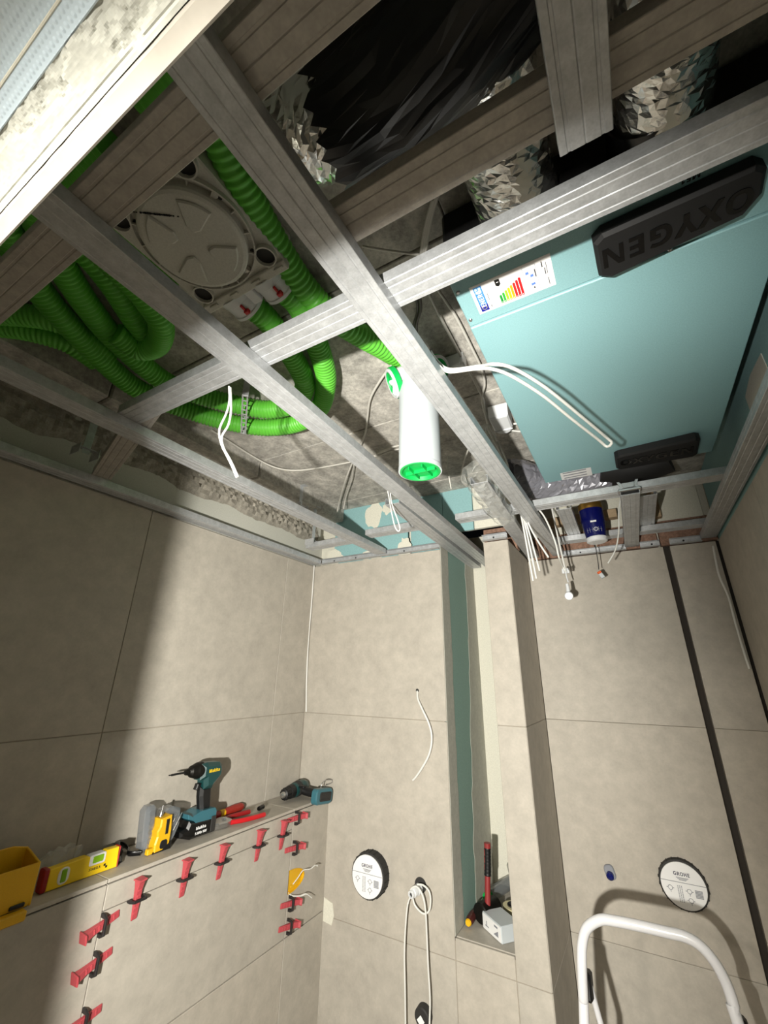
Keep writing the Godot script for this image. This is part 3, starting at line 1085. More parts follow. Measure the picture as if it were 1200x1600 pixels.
	var uv := [Vector2(0, 0), Vector2(1, 0), Vector2(1, 1), Vector2(0, 1)]
	for k in [0, 1, 2, 0, 2, 3]:
		s.set_normal(Vector3.DOWN)
		s.set_uv(uv[k])
		s.add_vertex(c[k])
	part("print", s, lm, sticker)
	letters("lettering", "ENERG", 0.0105, 0.0003, Basis(Vector3(0, 0, 1), Vector3(-1, 0, 0), Vector3(0, -1, 0)), Vector3(-0.1585, 2.5490, -0.6865), mats.print_white, sticker)
	s = begin()
	prism_y(s, PackedVector2Array([Vector2(-0.138, -1.61), Vector2(-0.027, -1.603), Vector2(-0.027, -1.727), Vector2(-0.141, -1.719)]), 2.5493, 2.5502)
	var plate := part("rating_plate", s, mats.print_white, o)
	for k in 4:
		s = begin()
		box(s, Vector3(-0.13, 2.5489, -1.63 - k * 0.024), Vector3(-0.045, 2.5494, -1.638 - k * 0.024))
		part("print_line", s, mats.pale_ink, plate)
	# spigots on the near end
	for x in [-0.05, 0.17]:
		s = begin()
		lathe(s, [Vector2(0.066, 0), Vector2(0.066, 0.05), Vector2(0.062, 0.05), Vector2(0.062, 0)], facing(Vector3(0, 0, 1), Vector3(x, 2.64, -0.59)), 24)
		part("spigot", s, mats.black_gloss, body)


func ducts() -> void:
	var s := facets([Vector3(-0.05, 2.64, -0.60), Vector3(-0.05, 2.635, -0.52), Vector3(-0.052, 2.635, -0.42), Vector3(-0.04, 2.64, -0.33), Vector3(0.0, 2.645, -0.25)], 0.073, 0.02, 44, 0.008, 12)
	solo("foil_duct", s, mats.foil, "crinkled silver foil duct just above the dim cross channel, left of the free channel end", "duct")
	s = facets([Vector3(0.185, 2.64, -0.60), Vector3(0.185, 2.64, -0.5), Vector3(0.19, 2.635, -0.38), Vector3(0.21, 2.64, -0.2), Vector3(0.24, 2.65, -0.06)], 0.068, 0.02, 44, 0.008, 31)
	solo("foil_duct", s, mats.foil, "crinkled silver foil duct right of the free channel end", "duct")
	s = facets([Vector3(-0.375, 2.655, -0.265), Vector3(-0.33, 2.645, -0.29), Vector3(-0.285, 2.64, -0.30), Vector3(-0.24, 2.635, -0.32)], 0.085, 0.02, 48, 0.008, 51)
	solo("foil_duct", s, mats.foil, "silver foil duct end emerging from the left of the black sleeve", "duct")
	s = facets([Vector3(-0.275, 2.632, -0.305), Vector3(-0.20, 2.628, -0.315), Vector3(-0.08, 2.63, -0.30), Vector3(0.05, 2.635, -0.25), Vector3(0.16, 2.64, -0.17), Vector3(0.26, 2.65, -0.07)], 0.098, 0.009, 60, 0.05, 71, 0.025)
	solo("duct_sleeve", s, mats.sleeve, "fat black plastic-wrapped duct at the top above the dim cross channel", "duct")
	s = facets([Vector3(-0.36, 2.60, -1.69), Vector3(-0.31, 2.60, -1.73), Vector3(-0.25, 2.592, -1.79), Vector3(-0.13, 2.58, -1.835), Vector3(0.03, 2.585, -1.86)], 0.08, 0.03, 40, 0.013, 91, 0.03)
	solo("duct_sleeve", s, mats.grey_sleeve, "shiny dark grey wrapped duct at the far left corner of the teal unit", "duct")
	s = crumpled([Vector3(0.0, 2.61, -1.80), Vector3(0.08, 2.60, -1.82), Vector3(0.16, 2.60, -1.82), Vector3(0.24, 2.61, -1.80)], 0.075, 0.03, 10.0, 36, 0.012, 96)
	solo("duct_elbow", s, mats.black_foam, "black foam duct under the far handle of the teal unit", "duct")
	# the pair of dim uprights and the cable tray glimpsed in the dark
	s = begin()
	tube(s, spline([Vector3(-0.014, 2.66, -0.309), Vector3(-0.032, 2.66, -0.331), Vector3(-0.048, 2.66, -0.352)], 0.02), 0.006, 8)
	tube(s, spline([Vector3(-0.006, 2.66, -0.314), Vector3(-0.022, 2.66, -0.336), Vector3(-0.037, 2.66, -0.355)], 0.02), 0.004, 8)
	solo("conduit", s, mats.cable_grey, "pair of pale conduits hanging in the dark above the black duct", "conduit")


func manifold() -> void:
	var y := 2.625
	var c := Vector2(-0.648, -0.326)
	var o := thing("air_manifold", Vector3(c.x, 2.73, c.y), "grey plastic air manifold box with a round cover, fixed to the ceiling", "manifold")
	var s := begin()
	prism_y(s, moved(rounded(0.262, 0.286, 0.014), Vector2(-0.654, -0.33)), y + 0.012, 2.728, 0.003)
	var body := part("box", s, mats.grey_plastic, o)
	# raised rim, ribs and screw towers on the face
	s = begin()
	lathe(s, [Vector2(0.122, 0), Vector2(0.122, 0.011), Vector2(0.1185, 0.011), Vector2(0.1185, 0)], facing(Vector3.DOWN, Vector3(c.x, y + 0.012, c.y)), 48)
	part("rim", s, mats.grey_plastic, body)
	for k in 16:
		var a := TAU * k / 16.0
		s = begin()
		var t := Transform3D(Basis(Vector3.UP, -a), Vector3(c.x, 0, c.y))
		box(s, Vector3(0.105, y + 0.001, -0.0011), Vector3(0.122, y + 0.0125, 0.0011), 0.0, t)
		part("rib", s, mats.grey_plastic, body)
	for q in [Vector2(0.1, 0.1), Vector2(-0.1, 0.1), Vector2(0.1, -0.1), Vector2(-0.1, -0.1)]:
		var p := Vector3(c.x + q.x, y + 0.012, c.y + q.y)
		s = begin()
		lathe(s, [Vector2(0.0235, 0), Vector2(0.0235, 0.012), Vector2(0.0205, 0.012), Vector2(0.0205, 0)], facing(Vector3.DOWN, p), 28)
		part("port_ring", s, mats.grey_plastic, body)
		s = begin()
		lathe(s, [Vector2(0, 0.003), Vector2(0.0205, 0.003), Vector2(0.0205, 0)], facing(Vector3.DOWN, p), 28)
		part("port", s, mats.grey_dark, body)
	for k in 6:
		var a := TAU * (k + 0.25) / 6.0
		var p := Vector3(c.x + cos(a) * 0.113, y + 0.012, c.y + sin(a) * 0.113)
		s = begin()
		lathe(s, [Vector2(0, 0.0055), Vector2(0.0045, 0.0055), Vector2(0.0045, 0)], facing(Vector3.DOWN, p), 12)
		part("screw_hole", s, mats.grey_dark, body)
	# round cover with four recessed sectors
	s = begin()
	var prof: Array = [Vector2(0, 0.024), Vector2(0.026, 0.024)]
	prof.append_array([Vector2(0.098, 0.0235), Vector2(0.104, 0.0215), Vector2(0.107, 0.017), Vector2(0.107, 0)])
	lathe(s, prof, facing(Vector3.DOWN, Vector3(c.x, y + 0.012, c.y)), 64)
	var cover := part("cover", s, mats.grey_plastic, o)
	for k in 4:
		var a := PI / 2 * k + 0.65
		s = begin()
		var sec: PackedVector2Array = []
		for i in 9:
			var b: float = a - 0.36 + 0.72 * i / 8.0
			sec.append(Vector2(cos(b), sin(b)) * 0.088)
		for i in 7:
			var b: float = a + 0.36 - 0.72 * i / 6.0
			sec.append(Vector2(cos(b), sin(b)) * (0.040 - 0.012 * sin(PI * i / 6.0)))
		prism_y(s, moved(sec, c), y - 0.0165, y - 0.0105, 0.0028)
		part("embossed_sector", s, mats.grey_plastic, cover)
	for k in 4:
		var a := PI / 2 * k + 0.35
		s = begin()
		lathe(s, [Vector2(0, 0.008), Vector2(0.006, 0.007), Vector2(0.008, 0)], facing(Vector3.DOWN, Vector3(c.x + cos(a) * 0.111, y + 0.01, c.y + sin(a) * 0.111)), 14)
		part("lug", s, mats.grey_plastic, cover)
	# small print
	var rows := Basis(Vector3(0, 0, -1), Vector3(1, 0, 0), Vector3(0, -1, 0))
	var base := Vector3(-0.649, 2.612, -0.257)
	for k in 3:
		s = begin()
		var w := [0.075, 0.06, 0.07]
		for j in 14:
			if (j * 7 + k * 5) % 4 == 0:
				continue
			var tt := Transform3D(Basis(Vector3.UP, 0.62), base + Vector3(-0.01 * k, 0, 0.007 * k))
			box(s, Vector3(-0.03 + j * 0.0044, -0.0006, -0.0016 if k == 1 else -0.0008), Vector3(-0.0268 + j * 0.0044, 0.001, 0.0016 if k == 1 else 0.0008), 0.0, tt)
		part("small_print", s, mats.ink, cover)
	# lower cover strip with latches, then two collars with red locking clips
	s = begin()
	box(s, Vector3(-0.785, y + 0.004, -0.452), Vector3(-0.523, y + 0.05, -0.474), 0.002)
	part("edge_strip", s, mats.grey_plastic, o)
	for k in 4:
		s = begin()
		box(s, Vector3(-0.765 + 0.07 * k, y, -0.458), Vector3(-0.74 + 0.07 * k, y + 0.006, -0.464), 0.001)
		part("latch", s, mats.grey_plastic, o)
	for x in [-0.712, -0.604]:
		s = begin()
		lathe(s, [Vector2(0.0, 0), Vector2(0.047, 0), Vector2(0.047, 0.02), Vector2(0.0445, 0.022), Vector2(0.0445, 0.05), Vector2(0.0465, 0.052), Vector2(0.0465, 0.06), Vector2(0.0, 0.06)], facing(Vector3(0, 0, -1), Vector3(x, 2.672, -0.47)), 32)
		var col := part("collar", s, mats.white_plastic, o)
		s = begin()
		box(s, Vector3(x + 0.012, 2.621, -0.517), Vector3(x + 0.026, 2.632, -0.506), 0.002)
		box(s, Vector3(x + 0.016, 2.623, -0.504), Vector3(x + 0.021, 2.630, -0.490), 0.001)
		part("locking_clip", s, mats.red_tool, col)
	s = begin()
	box(s, Vector3(-0.672, 2.64, -0.47), Vector3(-0.645, 2.67, -0.515), 0.002)
	part("bridge", s, mats.white_plastic, o)


func green_pipes() -> void:
	corrugated([Vector3(-0.604, 2.672, -0.525), Vector3(-0.60, 2.672, -0.60)] + [Vector3(-0.666, 2.672, -0.773), Vector3(-0.728, 2.672, -0.875), Vector3(-0.836, 2.672, -0.976), Vector3(-0.969, 2.672, -1.007), Vector3(-1.1, 2.672, -0.965), Vector3(-1.195, 2.672, -0.864), Vector3(-1.248, 2.672, -0.765), Vector3(-1.287, 2.672, -0.666), Vector3(-1.293, 2.672, -0.557), Vector3(-1.246, 2.672, -0.432), Vector3(-1.191, 2.672, -0.329), Vector3(-1.142, 2.672, -0.25), Vector3(-1.082, 2.672, -0.184), Vector3(-1, 2.672, -0.112)], 0.0325, 0.0105, "green corrugated pipe from the manifold's right collar, outer of the two curving left")
	corrugated([Vector3(-0.712, 2.672, -0.525), Vector3(-0.706, 2.672, -0.60)] + [Vector3(-0.765, 2.672, -0.801), Vector3(-0.818, 2.672, -0.87), Vector3(-0.902, 2.672, -0.906), Vector3(-1.004, 2.672, -0.885), Vector3(-1.085, 2.672, -0.797), Vector3(-1.144, 2.672, -0.711), Vector3(-1.179, 2.672, -0.627), Vector3(-1.17, 2.672, -0.534), Vector3(-1.131, 2.672, -0.415), Vector3(-1.085, 2.672, -0.332), Vector3(-1.027, 2.672, -0.252), Vector3(-0.967, 2.672, -0.186), Vector3(-0.893, 2.672, -0.115)], 0.0325, 0.0105, "green corrugated pipe from the manifold's left collar, inner of the two curving left")
	corrugated([Vector3(-0.48, 2.672, -0.227), Vector3(-0.499, 2.672, -0.287), Vector3(-0.521, 2.672, -0.365), Vector3(-0.541, 2.672, -0.463), Vector3(-0.552, 2.672, -0.561), Vector3(-0.544, 2.672, -0.662), Vector3(-0.528, 2.69, -0.761), Vector3(-0.51, 2.72, -0.874), Vector3(-0.493, 2.76, -1.017)], 0.0325, 0.0135, "green corrugated pipe passing straight down the right side of the manifold")
	corrugated([Vector3(-0.752, 2.672, -0.174), Vector3(-0.789, 2.672, -0.238), Vector3(-0.806, 2.672, -0.276), Vector3(-0.827, 2.672, -0.329), Vector3(-0.848, 2.672, -0.392)], 0.0325, 0.0125, "green corrugated pipe squeezed between the manifold and the left long channel")
	corrugated([Vector3(-0.858, 2.64, -0.237), Vector3(-0.873, 2.64, -0.308), Vector3(-0.896, 2.64, -0.38), Vector3(-0.936, 2.64, -0.441), Vector3(-1.035, 2.66, -0.49), Vector3(-1.1, 2.66, -0.474), Vector3(-1.096, 2.66, -0.407)], 0.0315, 0.0095, "green corrugated pipe bent back in a hook beside the paired pipes")
	corrugated([Vector3(-0.935, 2.69, -0.211), Vector3(-0.95, 2.69, -0.273), Vector3(-0.983, 2.69, -0.339), Vector3(-1.026, 2.69, -0.403), Vector3(-1.061, 2.69, -0.461)], 0.0325, 0.0105, "short green corrugated pipe in the shade inside the hooked pipe")
	corrugated([Vector3(-1.388, 2.685, -0.192), Vector3(-1.291, 2.685, -0.255), Vector3(-1.235, 2.685, -0.306), Vector3(-1.215, 2.685, -0.37), Vector3(-1.25, 2.685, -0.468)], 0.030, 0.0105, "dim green corrugated pipe at far left, behind the pair, upper of two")
	corrugated([Vector3(-1.453, 2.69, -0.212), Vector3(-1.369, 2.69, -0.269), Vector3(-1.32, 2.69, -0.326), Vector3(-1.296, 2.69, -0.382), Vector3(-1.307, 2.69, -0.46)], 0.030, 0.0105, "dim green corrugated pipe at far left, behind the pair, lower of two")
	corrugated([Vector3(-0.419, 2.672, -0.136), Vector3(-0.487, 2.672, -0.143), Vector3(-0.554, 2.672, -0.146)], 0.0325, 0.0115, "green corrugated pipe glimpsed beside the doorhead's upper edge")
	corrugated([Vector3(-0.666, 2.672, -0.151), Vector3(-0.779, 2.672, -0.153), Vector3(-0.914, 2.672, -0.146)], 0.0325, 0.0115, "green corrugated pipe glimpsed under the doorhead near the left channel")
	var s := begin()
	var a := Vector3(-0.949, 2.622, -0.746)
	var b := Vector3(-1.132, 2.622, -0.908)
	var d: Vector3 = (b - a).normalized()
	var poly: PackedVector2Array = []
	var t := Transform3D(Basis(d, Vector3.UP, d.cross(Vector3.UP)), a)
	for k in 9:
		var u: float = a.distance_to(b) * k / 9.0
		for e in [-1, 1]:
			box(s, Vector3(u, -0.0008, e * 0.0075 - 0.0025), Vector3(u + a.distance_to(b) / 9.0, 0.0008, e * 0.0075 + 0.0025), 0.0003, t)
		box(s, Vector3(u, -0.0008, -0.006), Vector3(u + 0.006, 0.0008, 0.006), 0.0003, t)
	for e in [0.0, a.distance_to(b)]:
		box(s, Vector3(e - 0.001, 0, -0.01), Vector3(e + 0.001, 0.105, 0.01), 0.0003, t)
	solo("fixing_strap", s, mats.zinc, "perforated steel strap holding the two curving green pipes", "strap")


func drain_pipe() -> void:
	var p := Vector3(-0.448, 0, -0.985)
	var o := thing("drain_pipe", Vector3(p.x, 2.33, p.z), "pale grey vertical drain pipe hanging from the ceiling with a green end cap", "pipe")
	var s := begin()
	lathe(s, [Vector2(0.057, 2.335), Vector2(0.0625, 2.335), Vector2(0.0625, 2.345), Vector2(0.0615, 2.35), Vector2(0.0605, 2.50), Vector2(0.0605, 2.66), Vector2(0.052, 2.728)], Transform3D(Basis.IDENTITY, p), 44)
	part("tube", s, mats.drain_grey, o)
	s = begin()
	lathe(s, [Vector2(0.0, 2.342), Vector2(0.046, 2.342), Vector2(0.0525, 2.333), Vector2(0.058, 2.333), Vector2(0.0585, 2.345)], Transform3D(Basis.IDENTITY, p), 44)
	var cap := part("end_cap", s, mats.cap_green, o)
	s = begin()
	box(s, p + Vector3(-0.046, 2.332, -0.0015), p + Vector3(0.046, 2.345, 0.0015), 0.0006)
	box(s, p + Vector3(-0.022, 2.331, -0.034), p + Vector3(-0.019, 2.345, 0.034), 0.0006)
	box(s, p + Vector3(0.019, 2.331, -0.034), p + Vector3(0.022, 2.345, 0.034), 0.0006)
	part("grip", s, mats.cap_green, cap)
	# tee at the top: two stubs with white collars and green caps
	for e in [-1.0, 1.0]:
		var d := Vector3(e * 0.80, -0.42, 0.42 if e < 0 else 0.25).normalized()
		var at := p + Vector3(0, 2.682, 0)
		var r := 0.041
		s = begin()
		lathe(s, [Vector2(r, 0.02), Vector2(r, 0.075), Vector2(r + 0.006, 0.078), Vector2(r + 0.007, 0.092), Vector2(r + 0.003, 0.095), Vector2(r - 0.003, 0.094)], facing(d, at), 32)
		part("branch", s, mats.white_plastic, o)
		s = begin()
		lathe(s, [Vector2(0, 0.088), Vector2(r - 0.006, 0.088), Vector2(r - 0.003, 0.094)], facing(d, at), 32)
		lathe(s, [Vector2(r + 0.0075, 0.07), Vector2(r + 0.010, 0.072), Vector2(r + 0.010, 0.086), Vector2(r + 0.0075, 0.088)], facing(d, at), 32)
		var g := part("branch_cap", s, mats.cap_green, o)
		s = begin()
		var t := facing(d, at)
		box(s, Vector3(-0.024, 0.087, -0.0015), Vector3(0.024, 0.094, 0.0015), 0.0005, t)
		box(s, Vector3(-0.0015, 0.087, -0.024), Vector3(0.0015, 0.094, 0.024), 0.0005, t)
		part("grip", s, mats.cap_green, g)
	s = begin()
	box(s, p + Vector3(-0.068, 2.60, 0.03), p + Vector3(-0.055, 2.64, 0.045), 0.002)
	box(s, p + Vector3(-0.075, 2.636, 0.015), p + Vector3(-0.045, 2.646, 0.055), 0.002)
	part("clamp", s, mats.white_plastic, o)


func above_shower() -> void:
	# hollow bricks and plaster over the shower tiles
	var w := setting("wall_above_shower")
	var s := begin()
	box(s, Vector3(-0.5, 2.39, -2.42), Vector3(0.5, 2.75, -2.6))
	part("plaster", s, mats.cream, w)
	for q in [[-0.60, -0.43, 2.40, -2.12], [-0.40, -0.09, 2.395, -2.375], [-0.08, 0.19, 2.395, -2.375], [0.20, 0.425, 2.395, -2.375]]:
		s = begin()
		var x0: float = q[0]
		var x1: float = q[1]
		box(s, Vector3(x0, q[2], q[3] - 0.05), Vector3(x1, q[2] + 0.124, q[3]), 0.002)
		var nx := int((x1 - x0) / 0.012)
		for i in nx:
			for j in 10:
				box(s, Vector3(x0 + 0.0015 + i * 0.012, q[2] + 0.0025 + j * 0.012, q[3] - 0.001), Vector3(x0 + 0.0105 + i * 0.012, q[2] + 0.0115 + j * 0.012, q[3] + 0.0022), 0.0008)
		part("hollow_brick", s, mats.brick, w)
	s = begin()
	prism_z(s, PackedVector2Array([Vector2(0.14, 2.49), Vector2(0.25, 2.495), Vector2(0.40, 2.487), Vector2(0.40, 2.70), Vector2(0.14, 2.70)]), -2.42, -2.388, 0.002)
	part("plaster_patch", s, mats.cream, w)
	s = begin()
	box(s, Vector3(-0.33, 2.555, -2.31), Vector3(0.04, 2.60, -2.36), 0.002)
	solo("timber_batten", s, mats.wood, "pale timber batten fixed level behind the far cross channel", "batten")
	s = begin()
	box(s, Vector3(0.185, 2.52, -2.30), Vector3(0.225, 2.66, -2.34), 0.002)
	solo("timber_block", s, mats.wood, "small upright pale timber block right of the bracketed channel", "block")
	# blue can
	var c := Vector3(0.008, 0, -2.04)
	var t := Transform3D(Basis(Vector3(0, 0, 1), 0.03), c)
	var o := thing("blue_can", Vector3(c.x, 2.36, c.z), "dark blue tapered can with a brass rim, hanging between two cross channels", "can")
	s = begin()
	lathe(s, [Vector2(0.0, 2.372), Vector2(0.0405, 2.372), Vector2(0.0455, 2.42), Vector2(0.049, 2.455), Vector2(0.0495, 2.515), Vector2(0.046, 2.52)], t, 40)
	var can := part("body", s, mats.blue_can, o)
	s = begin()
	lathe(s, [Vector2(0.044, 2.512), Vector2(0.0505, 2.512), Vector2(0.0515, 2.522), Vector2(0.0505, 2.54), Vector2(0.044, 2.542), Vector2(0.0, 2.542)], t, 40)
	part("brass_rim", s, mats.brass, o)
	s = begin()
	lathe(s, [Vector2(0.0, 2.358), Vector2(0.036, 2.358), Vector2(0.0425, 2.362), Vector2(0.0435, 2.378), Vector2(0.041, 2.381)], t, 40)
	part("white_rim", s, mats.white_plastic, o)
	s = begin()
	lathe(s, [Vector2(0.0, 0), Vector2(0.014, 0), Vector2(0.017, 0.02), Vector2(0.017, 0.03), Vector2(0.012, 0.035), Vector2(0.008, 0.05), Vector2(0, 0.05)], Transform3D(Basis.IDENTITY, Vector3(-0.062, 2.455, -2.02)), 20)
	part("side_valve", s, mats.blue_clear, o)
	s = begin()
	lathe(s, [Vector2(0.0, 0), Vector2(0.0125, 0), Vector2(0.0125, 0.02), Vector2(0, 0.02)], Transform3D(Basis.IDENTITY, Vector3(-0.062, 2.487, -2.02)), 16)
	part("valve_cap", s, mats.drain_grey, o)
	# printed marks round the lower half
	for k in 6:
		var a := PI / 2 + (k - 2.5) * 0.27
		s = begin()
		var mt := t * Transform3D(Basis(Vector3.UP, PI / 2 - a), Vector3.ZERO)
		box(s, Vector3(-0.0042, 2.408, 0.0442), Vector3(0.0042, 2.4095, 0.0452), 0.0, mt)
		box(s, Vector3(-0.0006, 2.397, 0.0434), Vector3(0.0006, 2.419, 0.0456), 0.0, mt)
		part("mark", s, mats.pale_ink, can)
	s = begin()
	var rt := t * Transform3D(Basis(Vector3.UP, 0.06), Vector3.ZERO)
	lathe(s, [Vector2(0.0072, 0), Vector2(0.0072, 0.001), Vector2(0.0088, 0.001), Vector2(0.0088, 0)], rt * facing(Vector3(0, 0, 1), Vector3(0.004, 2.408, 0.0452)), 20)
	box(s, Vector3(-0.012, 2.441, 0.0475), Vector3(0.012, 2.449, 0.0482), 0.0, rt)
	part("mark", s, mats.print_white, can)


func ceiling_cables() -> void:
	# the looped pair over the teal unit
	wire("looped_cable", [Vector3(-0.285, 2.47, -0.694), Vector3(-0.284, 2.47, -0.73), Vector3(-0.254, 2.43, -0.727), Vector3(-0.193, 2.43, -0.749), Vector3(-0.146, 2.37, -0.688), Vector3(-0.115, 2.37, -0.72), Vector3(-0.07, 2.37, -0.814), Vector3(-0.019, 2.37, -0.956), Vector3(0.031, 2.37, -1.1), Vector3(0.04, 2.36, -1.116), Vector3(0.028, 2.36, -1.131), Vector3(0.013, 2.37, -1.105), Vector3(-0.036, 2.37, -0.968), Vector3(-0.081, 2.37, -0.838), Vector3(-0.124, 2.37, -0.742), Vector3(-0.153, 2.37, -0.701), Vector3(-0.181, 2.37, -0.684), Vector3(-0.257, 2.43, -0.735), Vector3(-0.271, 2.43, -0.701), Vector3(-0.293, 2.47, -0.706)], 0.0036, mats.cable_white, "white cable doubled into a long loop hanging below the teal unit")
	# pair hanging from the bright cross channel
	var hang := thing("cable_pair", Vector3(-0.71, 2.43, -0.53), "two thin white cables hanging from the bright cross channel in front of the green pipes", "cable")
	var s := begin()
	tube(s, spline([Vector3(-0.719, 2.414, -0.517), Vector3(-0.716, 2.378, -0.522), Vector3(-0.717, 2.343, -0.521), Vector3(-0.722, 2.295, -0.514), Vector3(-0.716, 2.26, -0.522), Vector3(-0.71, 2.243, -0.53), Vector3(-0.7, 2.215, -0.544), Vector3(-0.691, 2.188, -0.555)], 0.01), 0.0026, 8)
	part("strand", s, mats.cable_white, hang)
	s = begin()
	tube(s, spline([Vector3(-0.712, 2.407, -0.516), Vector3(-0.706, 2.35, -0.523), Vector3(-0.706, 2.309, -0.523), Vector3(-0.712, 2.276, -0.516), Vector3(-0.707, 2.249, -0.522), Vector3(-0.699, 2.229, -0.533), Vector3(-0.691, 2.208, -0.543), Vector3(-0.684, 2.187, -0.552)], 0.01), 0.0026, 8)
	part("strand", s, mats.cable_white, hang)
	s = begin()
	tube(s, spline([Vector3(-0.732, 2.48, -1.291), Vector3(-0.723, 2.426, -1.296), Vector3(-0.706, 2.361, -1.285), Vector3(-0.695, 2.305, -1.291), Vector3(-0.684, 2.285, -1.297), Vector3(-0.678, 2.295, -1.3), Vector3(-0.686, 2.331, -1.296), Vector3(-0.706, 2.4, -1.285), Vector3(-0.712, 2.467, -1.282)], 0.01), 0.0026, 8)
	solo("cable_pair", s, mats.cable_white, "thin white cable loop hanging past the open end of the short channel", "cable")
	wire("ceiling_cable", [Vector3(-1.352, 2.715, -0.926), Vector3(-1.368, 2.715, -1.188), Vector3(-1.33, 2.7, -1.285), Vector3(-1.267, 2.7, -1.349), Vector3(-1.148, 2.7, -1.383), Vector3(-0.971, 2.7, -1.406)], 0.004, mats.cable_grey, "pale cable sagging along the ceiling from the green pipes to the strands")
	wire("ceiling_cable", [Vector3(-0.981, 2.71, -1.422), Vector3(-0.857, 2.71, -1.427), Vector3(-0.779, 2.71, -1.417), Vector3(-0.698, 2.71, -1.429)], 0.004, mats.cable_grey, "pale cable from the strands to behind the white drain, lower of two")
	wire("ceiling_cable", [Vector3(-0.872, 2.712, -1.423), Vector3(-0.808, 2.712, -1.399), Vector3(-0.743, 2.712, -1.396), Vector3(-0.687, 2.712, -1.408)], 0.004, mats.cable_grey, "pale cable from the strands to behind the white drain, upper of two")
	wire("ceiling_cable", [Vector3(-0.439, 2.715, -0.907), Vector3(-0.511, 2.715, -0.938), Vector3(-0.601, 2.715, -0.999), Vector3(-0.677, 2.715, -1.066), Vector3(-0.75, 2.715, -1.165), Vector3(-0.828, 2.715, -1.267), Vector3(-0.986, 2.715, -1.423), Vector3(-1.104, 2.69, -1.534), Vector3(-1.301, 2.69, -1.757), Vector3(-1.351, 2.66, -1.811)], 0.0042, mats.cable_grey, "grey cable curving down from the green branch cap to the blue board")
	wire("ceiling_cable", [Vector3(-0.974, 2.7, -1.412), Vector3(-1.09, 2.7, -1.564), Vector3(-1.246, 2.7, -1.74), Vector3(-1.29, 2.66, -1.787)], 0.003, mats.cable_grey, "thin pale strand beside the grey cable above the blue board")
	wire("ceiling_cable", [Vector3(-0.306, 2.712, -0.743), Vector3(-0.31, 2.712, -0.848), Vector3(-0.312, 2.712, -0.989), Vector3(-0.316, 2.712, -1.226), Vector3(-0.332, 2.712, -1.317), Vector3(-0.352, 2.712, -1.423)], 0.0042, mats.cable_grey, "pale cable running along the concrete left of the teal unit, left of two")
	wire("ceiling_cable", [Vector3(-0.281, 2.712, -0.751), Vector3(-0.272, 2.712, -0.856), Vector3(-0.272, 2.712, -1.01), Vector3(-0.274, 2.712, -1.091), Vector3(-0.288, 2.712, -1.174), Vector3(-0.323, 2.712, -1.256), Vector3(-0.35, 2.712, -1.424)], 0.0042, mats.cable_grey, "pale cable running along the concrete left of the teal unit, right of two")
	for k in 3:
		var d := Vector3(0.007 * k, 0, 0.002 * k)
		var q: Array = []
		for v in [Vector3(-0.203, 2.7, -0.537), Vector3(-0.227, 2.7, -0.565), Vector3(-0.254, 2.7, -0.602), Vector3(-0.277, 2.7, -0.638), Vector3(-0.316, 2.7, -0.694)]:
			q.append(v + d)
		wire("ceiling_cable", q, 0.004, mats.cable_grey, ["left one of three pale cables behind the dim cross channel", "middle one of three pale cables behind the dim cross channel", "right one of three pale cables behind the dim cross channel"][k], "three cables behind the dim cross channel")
	for k in 3:
		var q: Array = []
		for v in [Vector3(-0.326, 2.68, -0.715), Vector3(-0.342, 2.68, -0.759), Vector3(-0.377, 2.68, -0.806), Vector3(-0.399, 2.68, -0.871), Vector3(-0.405, 2.68, -0.943)]:
			q.append(v + Vector3(0.012 * k - 0.01 * k * k * 0.3, -0.004 * k, 0.004 * k))
		wire("ceiling_cable", q, 0.004, mats.cable_dark, ["left one of three dark cables above the green branch cap", "middle one of three dark cables above the green branch cap", "right one of three dark cables above the green branch cap"][k], "three dark cables above the green branch cap")
	wire("ceiling_cable", [Vector3(-0.383, 2.7, -0.552), Vector3(-0.344, 2.7, -0.584), Vector3(-0.279, 2.7, -0.633)], 0.003, mats.cable_grey, "thin stray cable lying under the concrete behind the dim cross channel")
	wire("ceiling_cable", [Vector3(-0.435, 2.66, -1.45), Vector3(-0.481, 2.66, -1.528), Vector3(-0.53, 2.64, -1.612), Vector3(-0.568, 2.64, -1.719), Vector3(-0.566, 2.64, -1.785)], 0.004, mats.cable_grey, "short grey cable bent down beside the film-wrapped channel")
	wire("ceiling_cable", [Vector3(-0.474, 2.54, -1.285), Vector3(-0.474, 2.48, -1.284), Vector3(-0.467, 2.406, -1.287)], 0.002, mats.cable_grey, "thin straight wire hanging right of the drain's end cap")
	# fan of conductors and the bunch that hangs from it
	var fan := thing("cable_fan", Vector3(-0.353, 2.69, -1.404), "fan of many thin grey cables bursting from a tie on the ceiling", "cable bundle")
	for k in 9:
		var u := k / 8.0
		s = begin()
		var a0 := Vector3(-0.341, 2.69, -1.39)
		var a1: Vector3 = (Vector3(-0.4, 2.66, -1.345)).lerp(Vector3(-0.33, 2.66, -1.384), u) + Vector3(0, -0.01 * sin(PI * u), 0)
		var a2: Vector3 = (Vector3(-0.376, 2.6, -1.314)).lerp(Vector3(-0.315, 2.6, -1.494), u)
		var a3: Vector3 = (Vector3(-0.335, 2.54, -1.247)).lerp(Vector3(-0.302, 2.52, -1.498), u)
		tube(s, spline([a0, a1, a2, a3], 0.012), 0.0035, 8)
		part("conductor", s, mats.cable_white, fan)
	var bunch := thing("cable_bunch", Vector3(-0.33, 2.547, -1.72), "bunch of white cables hanging free in front of the pillar and shower wall", "cable bundle")
	var ends := [Vector3(-0.31, 2.152, -1.76), Vector3(-0.296, 2.161, -1.76), Vector3(-0.28, 2.191, -1.761), Vector3(-0.24, 2.243, -1.765)]
